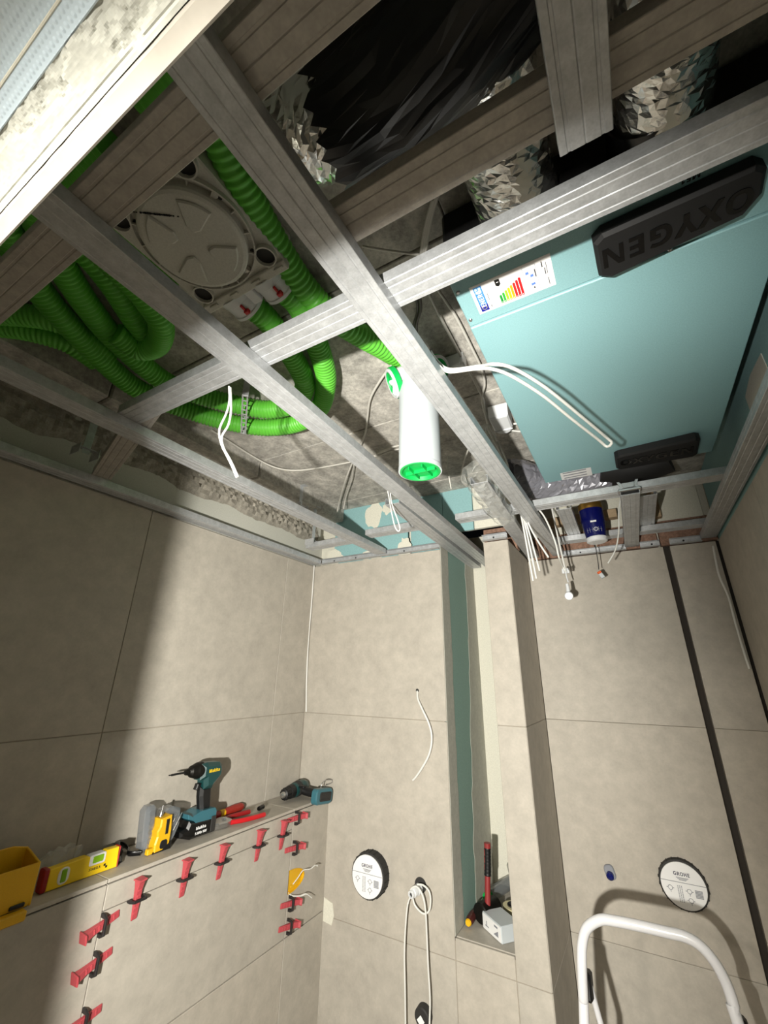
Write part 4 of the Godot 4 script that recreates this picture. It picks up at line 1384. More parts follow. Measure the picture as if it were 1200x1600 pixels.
	var mids := [Vector3(-0.323, 2.381, -1.757), Vector3(-0.313, 2.371, -1.757), Vector3(-0.302, 2.357, -1.757), Vector3(-0.294, 2.376, -1.756)]
	for k in 4:
		s = begin()
		tube(s, spline([Vector3(-0.313, 2.6, -1.374), Vector3(-0.303, 2.52, -1.485), Vector3(-0.33, 2.547, -1.72), mids[k], ends[k]], 0.012), 0.0038, 8)
		part("strand", s, mats.cable_white, bunch)
	wire("hanging_cable", [Vector3(-0.321, 2.58, -1.509), Vector3(-0.333, 2.555, -1.738), Vector3(-0.282, 2.487, -1.747), Vector3(-0.244, 2.438, -1.752), Vector3(-0.222, 2.378, -1.755), Vector3(-0.205, 2.299, -1.757), Vector3(-0.2, 2.239, -1.758), Vector3(-0.2, 2.219, -1.856), Vector3(-0.193, 2.199, -1.857)], 0.0036, mats.cable_white, "white cable arching from the bunch to the connector over the plug")
	var plug := thing("hanging_plug", Vector3(-0.21, 2.245, -2.052), "white mains plug hanging on a short lead in front of the shower wall", "plug")
	s = begin()
	tube(s, spline([Vector3(-0.225, 2.702, -2.051), Vector3(-0.233, 2.589, -2.05), Vector3(-0.228, 2.465, -2.05), Vector3(-0.221, 2.35, -2.051), Vector3(-0.214, 2.254, -2.052)], 0.012), 0.0042, 8)
	part("lead", s, mats.cable_white, plug)
	s = begin()
	var cp := Vector3(-0.213, 2.245, -2.052)
	for k in 3:
		box(s, cp + Vector3(-0.016 + 0.011 * k, -0.012, -0.006), cp + Vector3(-0.006 + 0.011 * k, 0.012, 0.006), 0.002)
	part("terminal_block", s, mats.white_plastic, plug)
	s = begin()
	var pc := Vector3(-0.215, 2.131, -2.052)
	tube(s, PackedVector3Array([pc + Vector3(-0.001, 0.055, 0), pc + Vector3(0, 0.04, 0), pc + Vector3(0, 0.018, 0)]), func(u: float, _a: float) -> float: return 0.007 + u * 0.05, 14)
	lathe(s, [Vector2(0, -0.02), Vector2(0.015, -0.02), Vector2(0.0185, -0.012), Vector2(0.0185, 0.006), Vector2(0.016, 0.01), Vector2(0, 0.01)], facing(Vector3(0.1, -0.25, 1), pc), 28)
	var pb := part("plug_body", s, mats.white_plastic, plug)
	for q in [Vector3(-0.008, 0.002, 0.012), Vector3(0.009, 0.002, 0.012)]:
		s = begin()
		tube(s, PackedVector3Array([pc + q, pc + q + Vector3(0.001, -0.004, 0.016)]), 0.0022, 10)
		part("pin", s, mats.steel, pb)
	s = begin()
	tube(s, spline([Vector3(-0.213, 2.242, -2.052), Vector3(-0.213, 2.221, -2.052), Vector3(-0.209, 2.192, -2.052)], 0.004), 0.003, 8)
	part("short_lead", s, mats.white_plastic, plug)
	# thin cable with a wago-like connector beyond it
	wire("hanging_cable", [Vector3(0.057, 2.628, -1.9), Vector3(0.067, 2.573, -1.9), Vector3(0.06, 2.506, -1.9), Vector3(0.041, 2.437, -1.9), Vector3(0.027, 2.355, -1.901), Vector3(0.003, 2.281, -1.901), Vector3(-0.034, 2.226, -1.901)], 0.0028, mats.cable_white, "thin white cable hanging in front of the blue can")
	var con := thing("wire_connector", Vector3(-0.078, 2.236, -2.15), "small clear connector with an orange lever hanging before the shower wall", "connector")
	s = begin()
	tube(s, spline([Vector3(-0.079, 2.452, -2.15), Vector3(-0.077, 2.381, -2.15), Vector3(-0.078, 2.3, -2.15), Vector3(-0.08, 2.258, -2.15)], 0.006), 0.0018, 8)
	part("wire", s, mats.grey_dark, con)
	s = begin()
	var cc := Vector3(-0.075, 2.233, -2.15)
	var ct := Transform3D(Basis(Vector3(0, 0, 1), 0.5), cc)
	box(s, Vector3(-0.009, -0.017, -0.006), Vector3(0.009, 0.014, 0.006), 0.002, ct)
	part("shell", s, mats.drain_grey, con)
	s = begin()
	box(s, Vector3(-0.009, 0.006, 0.005), Vector3(0.009, 0.017, 0.011), 0.002, ct)
	part("lever", s, mat("orange", Color(0.85, 0.36, 0.08), 0.4), con)
	# junction box with its short tails, and the small terminal near the drain
	var jc := Vector3(-0.29, 2.69, -1.383)
	var jb := thing("junction_box", Vector3(jc.x, 2.73, jc.z), "white rounded junction box on the ceiling between the cables and the teal unit", "junction box")
	s = begin()
	var jt := Transform3D(Basis(Vector3.UP, 0.05), Vector3(jc.x, 0, jc.z))
	prism(s, PackedVector2Array([Vector2(-0.035, -0.058), Vector2(0.035, -0.058), Vector2(0.035, 0.03), Vector2(0.026, 0.058), Vector2(0.01, 0.068), Vector2(-0.01, 0.068), Vector2(-0.026, 0.058), Vector2(-0.035, 0.03)]), 0.06, jt * Transform3D(Basis(Vector3(1, 0, 0), Vector3(0, 0, -1), Vector3(0, 1, 0)), Vector3(0, 2.668, 0)), 0.006)
	part("box", s, mats.white_plastic, jb)
	s = begin()
	box(s, Vector3(-0.034, 2.664, -0.035), Vector3(0.034, 2.669, -0.032), 0.001, jt)
	part("lid_edge", s, mats.white_plastic, jb)
	wire("ceiling_cable", [Vector3(-0.268, 2.7, -1.442), Vector3(-0.237, 2.7, -1.454), Vector3(-0.188, 2.7, -1.486)], 0.004, mats.cable_white, "short white cable from the junction box to the teal unit, upper of two")
	wire("ceiling_cable", [Vector3(-0.28, 2.69, -1.465), Vector3(-0.24, 2.69, -1.497), Vector3(-0.182, 2.69, -1.508)], 0.004, mats.cable_white, "short white cable from the junction box to the teal unit, lower of two")
	s = begin()
	var tc := Vector3(-0.337, 2.7, -1.027)
	box(s, tc + Vector3(-0.03, -0.014, -0.02), tc + Vector3(0.03, 0.03, 0.02), 0.003)
	box(s, tc + Vector3(-0.036, -0.018, 0.012), tc + Vector3(0.022, -0.008, 0.022), 0.002)
	solo("terminal_box", s, mats.white_plastic, "small white terminal box on the ceiling right of the green branch cap", "terminal")
	# left wall corner and right wall corner cables
	wire("corner_cable", [Vector3(-1.583, 2.395, -1.923), Vector3(-1.582, 2.182, -1.923), Vector3(-1.585, 1.968, -1.923), Vector3(-1.578, 1.767, -1.923), Vector3(-1.564, 1.604, -1.923)], 0.004, mats.cable_white, "white cable running down the left back corner beside the tile edge")
	wire("corner_cable", [Vector3(0.395, 2.36, -2.35), Vector3(0.39, 2.294, -2.35), Vector3(0.387, 2.221, -2.35), Vector3(0.398, 2.129, -2.35), Vector3(0.397, 2.038, -2.35), Vector3(0.397, 1.946, -2.35), Vector3(0.398, 1.869, -2.35), Vector3(0.4, 1.831, -2.35)], 0.0046, mats.cable_white, "white cable running down the right back corner beside the narrow tile")


func mixer_box(c: Vector3, depth: float, label: String) -> void:
	var o := thing("flush_box", c, label, "valve box", "")
	var s := begin()
	lathe(s, [Vector2(0.080, 0), Vector2(0.080, depth - 0.006), Vector2(0.072, depth - 0.004), Vector2(0.0, depth - 0.004)], facing(Vector3(0, 0, 1), c), 44)
	var b := part("body", s, mats.grey_dark, o)
	s = begin()
	for k in 22:
		var a := TAU * k / 22.0
		box(s, Vector3(0.0795, 0.002, -0.0016), Vector3(0.0825, depth - 0.008, 0.0016), 0.0005, facing(Vector3(0, 0, 1), c) * Transform3D(Basis(Vector3.UP, a), Vector3.ZERO))
	part("rib", s, mats.grey_dark, b)
	s = begin()
	lathe(s, [Vector2(0, depth + 0.001), Vector2(0.0725, depth + 0.001), Vector2(0.074, depth), Vector2(0.074, depth - 0.004)], facing(Vector3(0, 0, 1), c), 48)
	var d := part("label_disc", s, mats.print_white, o)
	var z := depth + 0.001
	letters("lettering", "GROHE", 0.0115, 0.0006, Basis.IDENTITY, c + Vector3(0.0, 0.036, z), mats.navy_ink, d)
	for k in 3:
		s = begin()
		box(s, c + Vector3(-0.02 + 0.004 * k, 0.0235 - k * 0.0035, z), c + Vector3(0.02 - 0.004 * k, 0.0255 - k * 0.0035, z + 0.0004))
		part("wave", s, mats.pale_ink, d)
	s = begin()
	box(s, c + Vector3(-0.0735, 0.0085, z), c + Vector3(0.0735, 0.0103, z + 0.0004))
	part("rule", s, mats.pale_ink, d)
	for k in 3:
		s = begin()
		for j in 11:
			box(s, c + Vector3(-0.021 + k * 0.006, -0.001 - j * 0.0048, z), c + Vector3(-0.018 + k * 0.006, -0.0042 - j * 0.0048, z + 0.0004))
		part("small_print", s, mats.pale_ink, d)
	s = begin()
	for j in 6:
		box(s, c + Vector3(0.034, -0.006 - j * 0.0042, z), c + Vector3(0.058, -0.009 - j * 0.0042, z + 0.0004))
	part("small_print", s, mats.pale_ink, d)
	for q in [Vector2(-0.045, -0.012), Vector2(0.016, -0.014), Vector2(0.016, -0.042)]:
		s = begin()
		lathe(s, [Vector2(0.0062, 0), Vector2(0.0062, 0.0005), Vector2(0.008, 0.0005), Vector2(0.008, 0)], facing(Vector3(0, 0, 1), c + Vector3(q.x, q.y, z)), 18)
		box(s, c + Vector3(q.x - 0.0125, q.y - 0.001, z), c + Vector3(q.x - 0.0075, q.y + 0.001, z + 0.0004))
		box(s, c + Vector3(q.x + 0.0075, q.y - 0.001, z), c + Vector3(q.x + 0.0125, q.y + 0.001, z + 0.0004))
		box(s, c + Vector3(q.x - 0.001, q.y - 0.014, z), c + Vector3(q.x + 0.001, q.y - 0.008, z + 0.0004))
		part("pictogram", s, mats.pale_ink, d)


func wall_fittings() -> void:
	mixer_box(Vector3(-1.141, 0.998, -1.93), 0.05, "round valve box with white printed disc on the back wall, left of the cable loops")
	mixer_box(Vector3(0.01, 1.049, -2.36), 0.034, "round valve box with white printed disc on the shower wall above the ladder")
	# conduit stub and looped cable
	var c := Vector3(-0.922, 0.986, -1.93)
	var o := thing("cable_outlet", c, "white stepped conduit sleeve with coiled cable hanging in two long runs down the back wall", "cable")
	var s := begin()
	lathe(s, [Vector2(0, 0.0006), Vector2(0.026, 0.0006), Vector2(0.026, 0)], facing(Vector3(0, 0, 1), c + Vector3(0.006, 0.012, 0)), 24)
	part("hole", s, mats.grey_dark, o)
	s = begin()
	var ax := Vector3(-0.25, -0.12, 1)
	lathe(s, [Vector2(0.018, 0), Vector2(0.018, 0.018), Vector2(0.016, 0.02), Vector2(0.0155, 0.024), Vector2(0.0165, 0.027), Vector2(0.016, 0.04), Vector2(0.0135, 0.043), Vector2(0.0135, 0.052), Vector2(0.0125, 0.056), Vector2(0.0085, 0.056), Vector2(0.0085, 0.03)], facing(ax, c), 28)
	part("sleeve", s, mats.white_plastic, o)
	s = begin()
	lathe(s, [Vector2(0, 0.05), Vector2(0.0086, 0.05)], facing(ax, c), 16)
	part("bore", s, mats.grey_dark, o)
	s = begin()
	tube(s, spline([Vector3(-0.941, 0.968, -1.885), Vector3(-0.952, 0.946, -1.885), Vector3(-0.961, 0.889, -1.885), Vector3(-0.968, 0.792, -1.885), Vector3(-0.966, 0.683, -1.885), Vector3(-0.964, 0.529, -1.885)], 0.02), 0.0034, 8)
	part("run", s, mats.cable_white, o)
	s = begin()
	tube(s, spline([Vector3(-0.917, 1.004, -1.895), Vector3(-0.937, 0.992, -1.895), Vector3(-0.935, 0.966, -1.895), Vector3(-0.926, 0.944, -1.895), Vector3(-0.904, 0.929, -1.895), Vector3(-0.883, 0.926, -1.895), Vector3(-0.863, 0.942, -1.895), Vector3(-0.857, 0.976, -1.895), Vector3(-0.864, 1.001, -1.895), Vector3(-0.889, 1.014, -1.895), Vector3(-0.914, 1.011, -1.895)], 0.01), 0.0034, 8)
	part("coil", s, mats.cable_white, o)
	s = begin()
	tube(s, spline([Vector3(-0.944, 0.98, -1.885), Vector3(-0.935, 0.998, -1.885), Vector3(-0.915, 1.008, -1.885), Vector3(-0.896, 0.998, -1.885), Vector3(-0.882, 0.974, -1.885), Vector3(-0.875, 0.937, -1.885), Vector3(-0.872, 0.871, -1.885), Vector3(-0.869, 0.78, -1.885), Vector3(-0.864, 0.693, -1.885), Vector3(-0.868, 0.624, -1.885), Vector3(-0.874, 0.524, -1.885)], 0.015), 0.0034, 8)
	part("run", s, mats.cable_white, o)
	# lower round cover
	c = Vector3(-0.906, 0.62, -1.93)
	o = thing("conduit_cover", c, "small round dark conduit cover with a white tag behind the hanging cable runs", "cover")
	s = begin()
	lathe(s, [Vector2(0, 0.03), Vector2(0.026, 0.03), Vector2(0.03, 0.026), Vector2(0.031, 0)], facing(Vector3(-0.05, -0.05, 1), c), 28)
	part("body", s, mats.grey_dark, o)
	s = begin()
	box(s, Vector3(-0.011, -0.011, 0.0302), Vector3(0.011, 0.011, 0.0312), 0.0003, Transform3D(Basis(Vector3(0, 0, 1), 0.785), c + Vector3(-0.004, -0.008, 0)))
	part("tag", s, mats.print_white, o)
	# curved wire from its hole
	c = Vector3(-0.917, 1.724, -1.93)
	o = thing("wall_wire", c, "white wire curving down from a small drilled hole in the back wall", "cable")
	s = begin()
	lathe(s, [Vector2(0, 0.0006), Vector2(0.008, 0.0006), Vector2(0.008, 0)], facing(Vector3(0, 0, 1), c), 18)
	part("hole", s, mats.grey_dark, o)
	s = begin()
	tube(s, spline([Vector3(-0.918, 1.721, -1.932), Vector3(-0.909, 1.689, -1.918), Vector3(-0.883, 1.647, -1.908), Vector3(-0.855, 1.597, -1.908), Vector3(-0.841, 1.552, -1.908), Vector3(-0.843, 1.507, -1.908), Vector3(-0.859, 1.462, -1.908), Vector3(-0.888, 1.418, -1.908), Vector3(-0.923, 1.377, -1.915), Vector3(-0.941, 1.362, -1.92)], 0.01), 0.0046, 8)
	part("wire", s, mats.cable_white, o)
	# blue plug in the shower wall
	c = Vector3(-0.246, 1.036, -2.36)
	o = thing("wall_plug", c, "small dark blue plastic plug in the shower wall left of the round valve box", "plug")
	s = begin()
	prism(s, moved(rounded(0.038, 0.052, 0.015), Vector2.ZERO, 0.25), 0.014, Transform3D(Basis.IDENTITY, c), 0.003)
	part("collar", s, mats.pale_ink, o)
	s = begin()
	lathe(s, [Vector2(0, 0.03), Vector2(0.008, 0.029), Vector2(0.014, 0.024), Vector2(0.0155, 0)], facing(Vector3(0, -0.2, 1), c + Vector3(0, -0.006, 0.0)), 20)
	part("head", s, mats.blue_clear, o)
	# yellow conduit box in the cut-out, with two white drawstrings
	c = Vector3(-1.40, 0.99, -1.72)
	o = thing("pull_box", c, "yellow plastic conduit box seen in the rounded cut-out, white drawstrings hanging out", "box")
	s = begin()
	var half: PackedVector2Array = []
	for i in 13:
		var a := -PI / 2 + PI * i / 12.0
		half.append(Vector2(-1.687 - 0.088 * cos(a), 0.991 + 0.038 * sin(a)))
	prism_x(s, half, -1.4055, -1.4015, 0.0)
	part("back", s, mats.yellow, o)
	s = begin()
	var wallp: PackedVector2Array = []
	for i in 13:
		var a := -PI / 2 + PI * i / 12.0
		wallp.append(Vector2(-1.687 - 0.092 * cos(a), 0.991 + 0.0395 * sin(a)))
	for i in 13:
		var a := PI / 2 - PI * i / 12.0
		wallp.append(Vector2(-1.687 - 0.087 * cos(a), 0.991 + 0.0365 * sin(a)))
	prism_x(s, wallp, -1.405, -1.3925, 0.0008)
	part("rim", s, mats.yellow, o)
	s = begin()
	box(s, Vector3(-1.4015, 0.966, -1.70), Vector3(-1.3985, 0.974, -1.76), 0.0008)
	part("step", s, mats.yellow, o)
	s = begin()
	tube(s, spline([Vector3(-1.40, 0.975, -1.715), Vector3(-1.385, 0.997, -1.728), Vector3(-1.375, 1.017, -1.745), Vector3(-1.362, 1.015, -1.775), Vector3(-1.355, 1.022, -1.80), Vector3(-1.352, 1.016, -1.812)], 0.006), 0.005, 8, 0.4)
	part("drawstring", s, mats.cable_white, o)
	s = begin()
	tube(s, spline([Vector3(-1.40, 0.955, -1.69), Vector3(-1.385, 0.945, -1.70), Vector3(-1.372, 0.936, -1.735), Vector3(-1.362, 0.936, -1.76), Vector3(-1.352, 0.917, -1.785)], 0.006), 0.0045, 8, 0.4)
	part("drawstring", s, mats.cable_white, o)


func wedges() -> void:
	var g := "red levelling wedges on the ledge wall"
	var x := -1.395
	var row := ["red tile wedge standing upright on the long joint, nearest the camera", "second red tile wedge from the left on the long level joint", "middle red tile wedge of five on the long level joint", "fourth red tile wedge from the left on the long level joint", "red tile wedge at the right end of the long level joint"]
	var zs := [-0.994, -1.152, -1.299, -1.477, -1.611]
	for k in 5:
		wedge_clip(Vector3(x, 1.172, zs[k]), 0.0, [0.09, 0.05, -0.03, -0.02, -0.02][k], row[k], g)
	var left := ["red tile wedge lying across the left upright joint, topmost of three", "red tile wedge lying across the left upright joint, middle of three", "red tile wedge lying across the left upright joint, at the picture's bottom edge"]
	for k in 3:
		wedge_clip(Vector3(x, [1.146, 1.066, 0.955][k], -0.90), PI / 2, [0.16, 0.16, 0.05][k], left[k], g)
	var right := ["topmost red tile wedge across the right upright joint, below the drill", "second red tile wedge across the right upright joint, above the yellow box", "red tile wedge across the right upright joint just below the yellow box", "lowest red tile wedge across the right upright joint, above the corner patch"]
	for k in 4:
		wedge_clip(Vector3(x, [1.212, 1.106, 0.922, 0.85][k], -1.69), -PI / 2, [0.0, -0.06, -0.14, -0.14][k], right[k], g)


func ledge_things() -> void:
	var side := Basis(Vector3(0, 0, -1), Vector3(0, 1, 0), Vector3(1, 0, 0))
	# impact driver standing on its battery
	var o := thing("impact_driver", Vector3(-1.49, 1.246, -1.235), "dark teal impact driver standing upright on its battery on the ledge", "power tool")
	var s := begin()
	prism_x(s, PackedVector2Array([Vector2(-1.226, 1.472), Vector2(-1.25, 1.475), Vector2(-1.308, 1.469), Vector2(-1.321, 1.458), Vector2(-1.324, 1.43), Vector2(-1.318, 1.417), Vector2(-1.292, 1.397), Vector2(-1.286, 1.386), Vector2(-1.248, 1.388), Vector2(-1.243, 1.418), Vector2(-1.226, 1.42)]), -1.52, -1.46, 0.013, true)
	var body := part("motor_housing", s, mats.tool_teal, o)
	s = begin()
	lathe(s, [Vector2(0, 0), Vector2(0.009, 0.0), Vector2(0.0105, 0.008), Vector2(0.0105, 0.014), Vector2(0.0185, 0.022), Vector2(0.024, 0.040), Vector2(0.0265, 0.046), Vector2(0.0275, 0.066)], facing(Vector3(0, -0.03, -1), Vector3(-1.49, 1.452, -1.172)), 28)
	part("nose", s, mats.iron, o)
	s = begin()
	tube(s, PackedVector3Array([Vector3(-1.49, 1.4535, -1.106), Vector3(-1.49, 1.4533, -1.114), Vector3(-1.49, 1.453, -1.116), Vector3(-1.49, 1.452, -1.18)]), func(u: float, _a: float) -> float: return 0.0018 if u < 0.0085 else 0.0036, 8)
	part("bit", s, mats.dark_metal, o)
	s = begin()
	prism_x(s, PackedVector2Array([Vector2(-1.228, 1.408), Vector2(-1.222, 1.39), Vector2(-1.237, 1.384), Vector2(-1.246, 1.408)]), -1.50, -1.48, 0.003)
	part("trigger", s, mats.tool_black, o)
	s = begin()
	prism_x(s, PackedVector2Array([Vector2(-1.24, 1.395), Vector2(-1.242, 1.365), Vector2(-1.254, 1.315), Vector2(-1.298, 1.312), Vector2(-1.296, 1.345), Vector2(-1.29, 1.395)]), -1.508, -1.472, 0.010, true)
	part("handle", s, mats.tool_black, o)
	s = begin()
	prism_x(s, PackedVector2Array([Vector2(-1.186, 1.325), Vector2(-1.206, 1.314), Vector2(-1.246, 1.324), Vector2(-1.30, 1.323), Vector2(-1.307, 1.312), Vector2(-1.306, 1.285), Vector2(-1.228, 1.285), Vector2(-1.212, 1.302), Vector2(-1.19, 1.31)]), -1.527, -1.453, 0.006)
	part("foot", s, mats.tool_teal_light, o)
	s = begin()
	prism_x(s, PackedVector2Array([Vector2(-1.163, 1.262), Vector2(-1.161, 1.28), Vector2(-1.186, 1.286), Vector2(-1.194, 1.304), Vector2(-1.218, 1.299), Vector2(-1.308, 1.295), Vector2(-1.311, 1.2475), Vector2(-1.206, 1.2475)]), -1.53, -1.45, 0.008)
	var bat := part("battery", s, mats.black_gloss, o)
	s = begin()
	box(s, Vector3(-1.452, 1.252, -1.285), Vector3(-1.4485, 1.30, -1.306), 0.002)
	part("battery_clip", s, mats.grey_dark, o)
	letters("lettering", "Makita", 0.0105, 0.0008, side, Vector3(-1.4598, 1.446, -1.278), mats.yellow_level, body)
	letters("lettering", "Makita", 0.009, 0.0008, side, Vector3(-1.4498, 1.277, -1.243), mats.print_white, bat)
	letters("lettering", "5.0Ah 18V", 0.0075, 0.0008, side, Vector3(-1.4498, 1.262, -1.245), mats.print_white, bat)
	# bare drill driver lying in the corner
	o = thing("drill_driver", Vector3(-1.48, 1.246, -1.80), "teal and black drill driver lying on its side in the corner, no battery fitted", "power tool")
	s = begin()
	var ax := Vector3(-0.10, 0.03, -1).normalized()
	var tip := Vector3(-1.492, 1.278, -1.70)
	lathe(s, [Vector2(0, 0.0), Vector2(0.006, 0.0), Vector2(0.011, 0.006), Vector2(0.0145, 0.018)], facing(ax, tip), 24)
	part("chuck_nose", s, mats.steel, o)
	s = begin()
	lathe(s, [Vector2(0.0145, 0.016), Vector2(0.022, 0.020), Vector2(0.0235, 0.034), Vector2(0.0235, 0.052), Vector2(0.0265, 0.056), Vector2(0.0285, 0.082), Vector2(0.027, 0.086)], facing(ax, tip), 28)
	for k in 14:
		box(s, Vector3(0.0215, 0.024, -0.0018), Vector3(0.0252, 0.05, 0.0018), 0.0008, facing(ax, tip) * Transform3D(Basis(Vector3.UP, TAU * k / 14.0), Vector3.ZERO))
	part("chuck", s, mats.tool_black, o)
	s = begin()
	lathe(s, [Vector2(0.026, 0.084), Vector2(0.0295, 0.090), Vector2(0.031, 0.12), Vector2(0.030, 0.165), Vector2(0.024, 0.188), Vector2(0, 0.192)], facing(ax, tip), 30)
	part("motor_housing", s, mats.tool_teal, o)
	s = begin()
	lathe(s, [Vector2(0.0303, 0.104), Vector2(0.0318, 0.108), Vector2(0.032, 0.13), Vector2(0.0312, 0.134)], facing(ax, tip), 30)
	part("collar", s, mats.grey_dark, o)
	s = begin()
	tube(s, spline([Vector3(-1.49, 1.279, -1.835), Vector3(-1.455, 1.272, -1.842), Vector3(-1.42, 1.27, -1.845), Vector3(-1.385, 1.27, -1.845)], 0.008), 0.02, 14, 0.9)
	part("handle", s, mats.tool_black, o)
	s = begin()
	box(s, Vector3(-1.478, 1.292, -1.80), Vector3(-1.448, 1.302, -1.818), 0.003)
	part("trigger", s, mats.tool_black, o)
	s = begin()
	prism(s, rounded(0.125, 0.062, 0.018), 0.034, Transform3D(Basis(Vector3(0, 0, -1), Vector3(0, 1, 0), Vector3(1, 0, 0)).rotated(Vector3(1, 0, 0), -0.12), Vector3(-1.39, 1.264, -1.845)), 0.005)
	var foot := part("foot", s, mats.tool_teal_light, o)
	s = begin()
	var ft := Transform3D(Basis(Vector3(0, 0, -1), Vector3(0, 1, 0), Vector3(1, 0, 0)).rotated(Vector3(1, 0, 0), -0.12), Vector3(-1.355, 1.264, -1.845))
	prism(s, moved(rounded(0.085, 0.036, 0.008), Vector2(0.005, 0)), 0.004, ft * Transform3D(Basis.IDENTITY, Vector3(0, 0, -0.002)), 0.001)
	for k in [-1, 1]:
		box(s, Vector3(-0.03, k * 0.011 - 0.0016, 0.0), Vector3(0.04, k * 0.011 + 0.0016, 0.005), 0.0006, ft)
	part("battery_rails", s, mats.grey_dark, foot)
	s = begin()
	tube(s, spline([Vector3(-1.378, 1.298, -1.84), Vector3(-1.376, 1.315, -1.845), Vector3(-1.374, 1.322, -1.87), Vector3(-1.374, 1.316, -1.918), Vector3(-1.374, 1.306, -1.922), Vector3(-1.375, 1.302, -1.905), Vector3(-1.377, 1.300, -1.86)], 0.005), 0.0022, 8)
	part("belt_clip", s, mats.steel, o)
	# open bit case
	o = thing("bit_case", Vector3(-1.48, 1.246, -1.10), "open bit case with two clear grey halves and a yellow spine on the ledge", "case")
	s = begin()
	var lt := Transform3D(Basis(Vector3(1, 0, 0), 0.10), Vector3(-1.50, 1.247, -1.072))
	box(s, Vector3(-0.03, 0, -0.021), Vector3(0.022, 0.128, 0.021), 0.012, lt)
	var lid := part("clear_half", s, mats.clear_grey, o)
	for k in 4:
		s = begin()
		lathe(s, [Vector2(0.0, 0), Vector2(0.008, 0), Vector2(0.008, 0.003), Vector2(0.0055, 0.003)], lt * facing(Vector3(1, 0, 0), Vector3(0.0205, 0.03 + k * 0.026, 0.002)), 16)
		part("bit_pocket", s, mats.clear_grey, lid)
	s = begin()
	prism_x(s, PackedVector2Array([Vector2(-1.078, 1.338), Vector2(-1.117, 1.342), Vector2(-1.122, 1.30), Vector2(-1.121, 1.263), Vector2(-1.098, 1.248), Vector2(-1.068, 1.2465), Vector2(-1.067, 1.27), Vector2(-1.072, 1.29), Vector2(-1.069, 1.305), Vector2(-1.077, 1.316)]), -1.492, -1.448, 0.004)
	var spine := part("yellow_spine", s, mats.yellow, o)
	s = begin()
	prism_x(s, PackedVector2Array([Vector2(-1.096, 1.334), Vector2(-1.108, 1.334), Vector2(-1.108, 1.292), Vector2(-1.098, 1.292)]), -1.449, -1.4465, 0.0008)
	prism_x(s, moved(rounded(0.026, 0.024, 0.009), Vector2(-1.098, 1.266)), -1.449, -1.4465, 0.0008)
	part("black_inset", s, mats.ink, spine)
	s = begin()
	prism_x(s, PackedVector2Array([Vector2(-1.064, 1.2462), Vector2(-1.064, 1.252), Vector2(-1.098, 1.252), Vector2(-1.128, 1.266), Vector2(-1.128, 1.2462)]), -1.495, -1.45, 0.003)
	part("base_edge", s, mats.tool_black, o)
	s = begin()
	box(s, Vector3(-1.465, 1.247, -1.047), Vector3(-1.45, 1.263, -1.068), 0.002)
	part("latch", s, mats.yellow, o)
	s = begin()
	prism_x(s, PackedVector2Array([Vector2(-1.094, 1.355), Vector2(-1.134, 1.360), Vector2(-1.163, 1.348), Vector2(-1.168, 1.302), Vector2(-1.155, 1.27), Vector2(-1.138, 1.2475), Vector2(-1.124, 1.2475), Vector2(-1.118, 1.34)]), -1.516, -1.468, 0.006)
	var tray := part("clear_half", s, mats.clear_grey, o)
	for k in 6:
		s = begin()
		var bz := -1.122 - 0.0065 * k
		lathe(s, [Vector2(0, 0), Vector2(0.0026, 0), Vector2(0.0026, 0.012), Vector2(0.0015, 0.016), Vector2(0.0012, 0.024), Vector2(0, 0.026)], facing(Vector3(0, 1, -0.5), Vector3(-1.466, 1.29 + 0.012 * (k % 3), bz)), 10)
		part("bit", s, mats.steel, tray)
	s = begin()
	lathe(s, [Vector2(0, 0), Vector2(0.008, 0), Vector2(0.007, 0.012), Vector2(0.003, 0.014), Vector2(0.003, 0.030), Vector2(0, 0.031)], facing(Vector3(0, 1, -0.1), Vector3(-1.475, 1.34, -1.090)), 16)
	part("magnet_holder", s, mats.steel, o)
	# torpedo level
	o = thing("spirit_level", Vector3(-1.465, 1.246, -0.86), "short yellow spirit level with green vials and red end caps, standing on edge", "level")
	s = begin()
	prism_x(s, PackedVector2Array([Vector2(-0.768, 1.2465), Vector2(-0.768, 1.295), Vector2(-0.862, 1.298), Vector2(-0.872, 1.293), Vector2(-0.912, 1.294), Vector2(-0.918, 1.298), Vector2(-0.952, 1.297), Vector2(-0.955, 1.2465)]), -1.478, -1.454, 0.002)
	body = part("frame", s, mats.yellow_level, o)
	for z in [[-0.754, -0.769], [-0.953, -0.957]]:
		s = begin()
		box(s, Vector3(-1.4795, 1.246, z[0]), Vector3(-1.4525, 1.2985, z[1]), 0.003)
		part("end_cap", s, mats.red_dark, o)
	s = begin()
	prism_x(s, moved(rounded(0.046, 0.026, 0.005), Vector2(-0.892, 1.2835)), -1.479, -1.4525, 0.002)
	part("vial_frame", s, mats.print_white, o)
	s = begin()
	box(s, Vector3(-1.4545, 1.276, -0.878), Vector3(-1.4505, 1.293, -0.908), 0.003)
	part("vial", s, mats.vial, o)
	s = begin()
	prism_x(s, moved(rounded(0.030, 0.040, 0.014), Vector2(-0.806, 1.271)), -1.479, -1.4525, 0.002)
	part("vial_frame", s, mats.print_white, o)
	s = begin()
	box(s, Vector3(-1.4545, 1.257, -0.799), Vector3(-1.4505, 1.286, -0.813), 0.003)
	part("vial", s, mats.vial, o)
	letters("lettering", "STABILA", 0.0058, 0.0005, side, Vector3(-1.4538, 1.2625, -0.888), mats.ink, body)
	s = begin()
	for k in [[0, 0], [1, 1], [1, 0]]:
		if k[0] == k[1]:
			box(s, Vector3(-1.4542, 1.266 - 0.0055 * k[1], -0.913 - 0.0055 * k[0]), Vector3(-1.4535, 1.2605 - 0.0055 * k[1], -0.9185 - 0.0055 * k[0]))
	part("emblem", s, mats.ink, body)
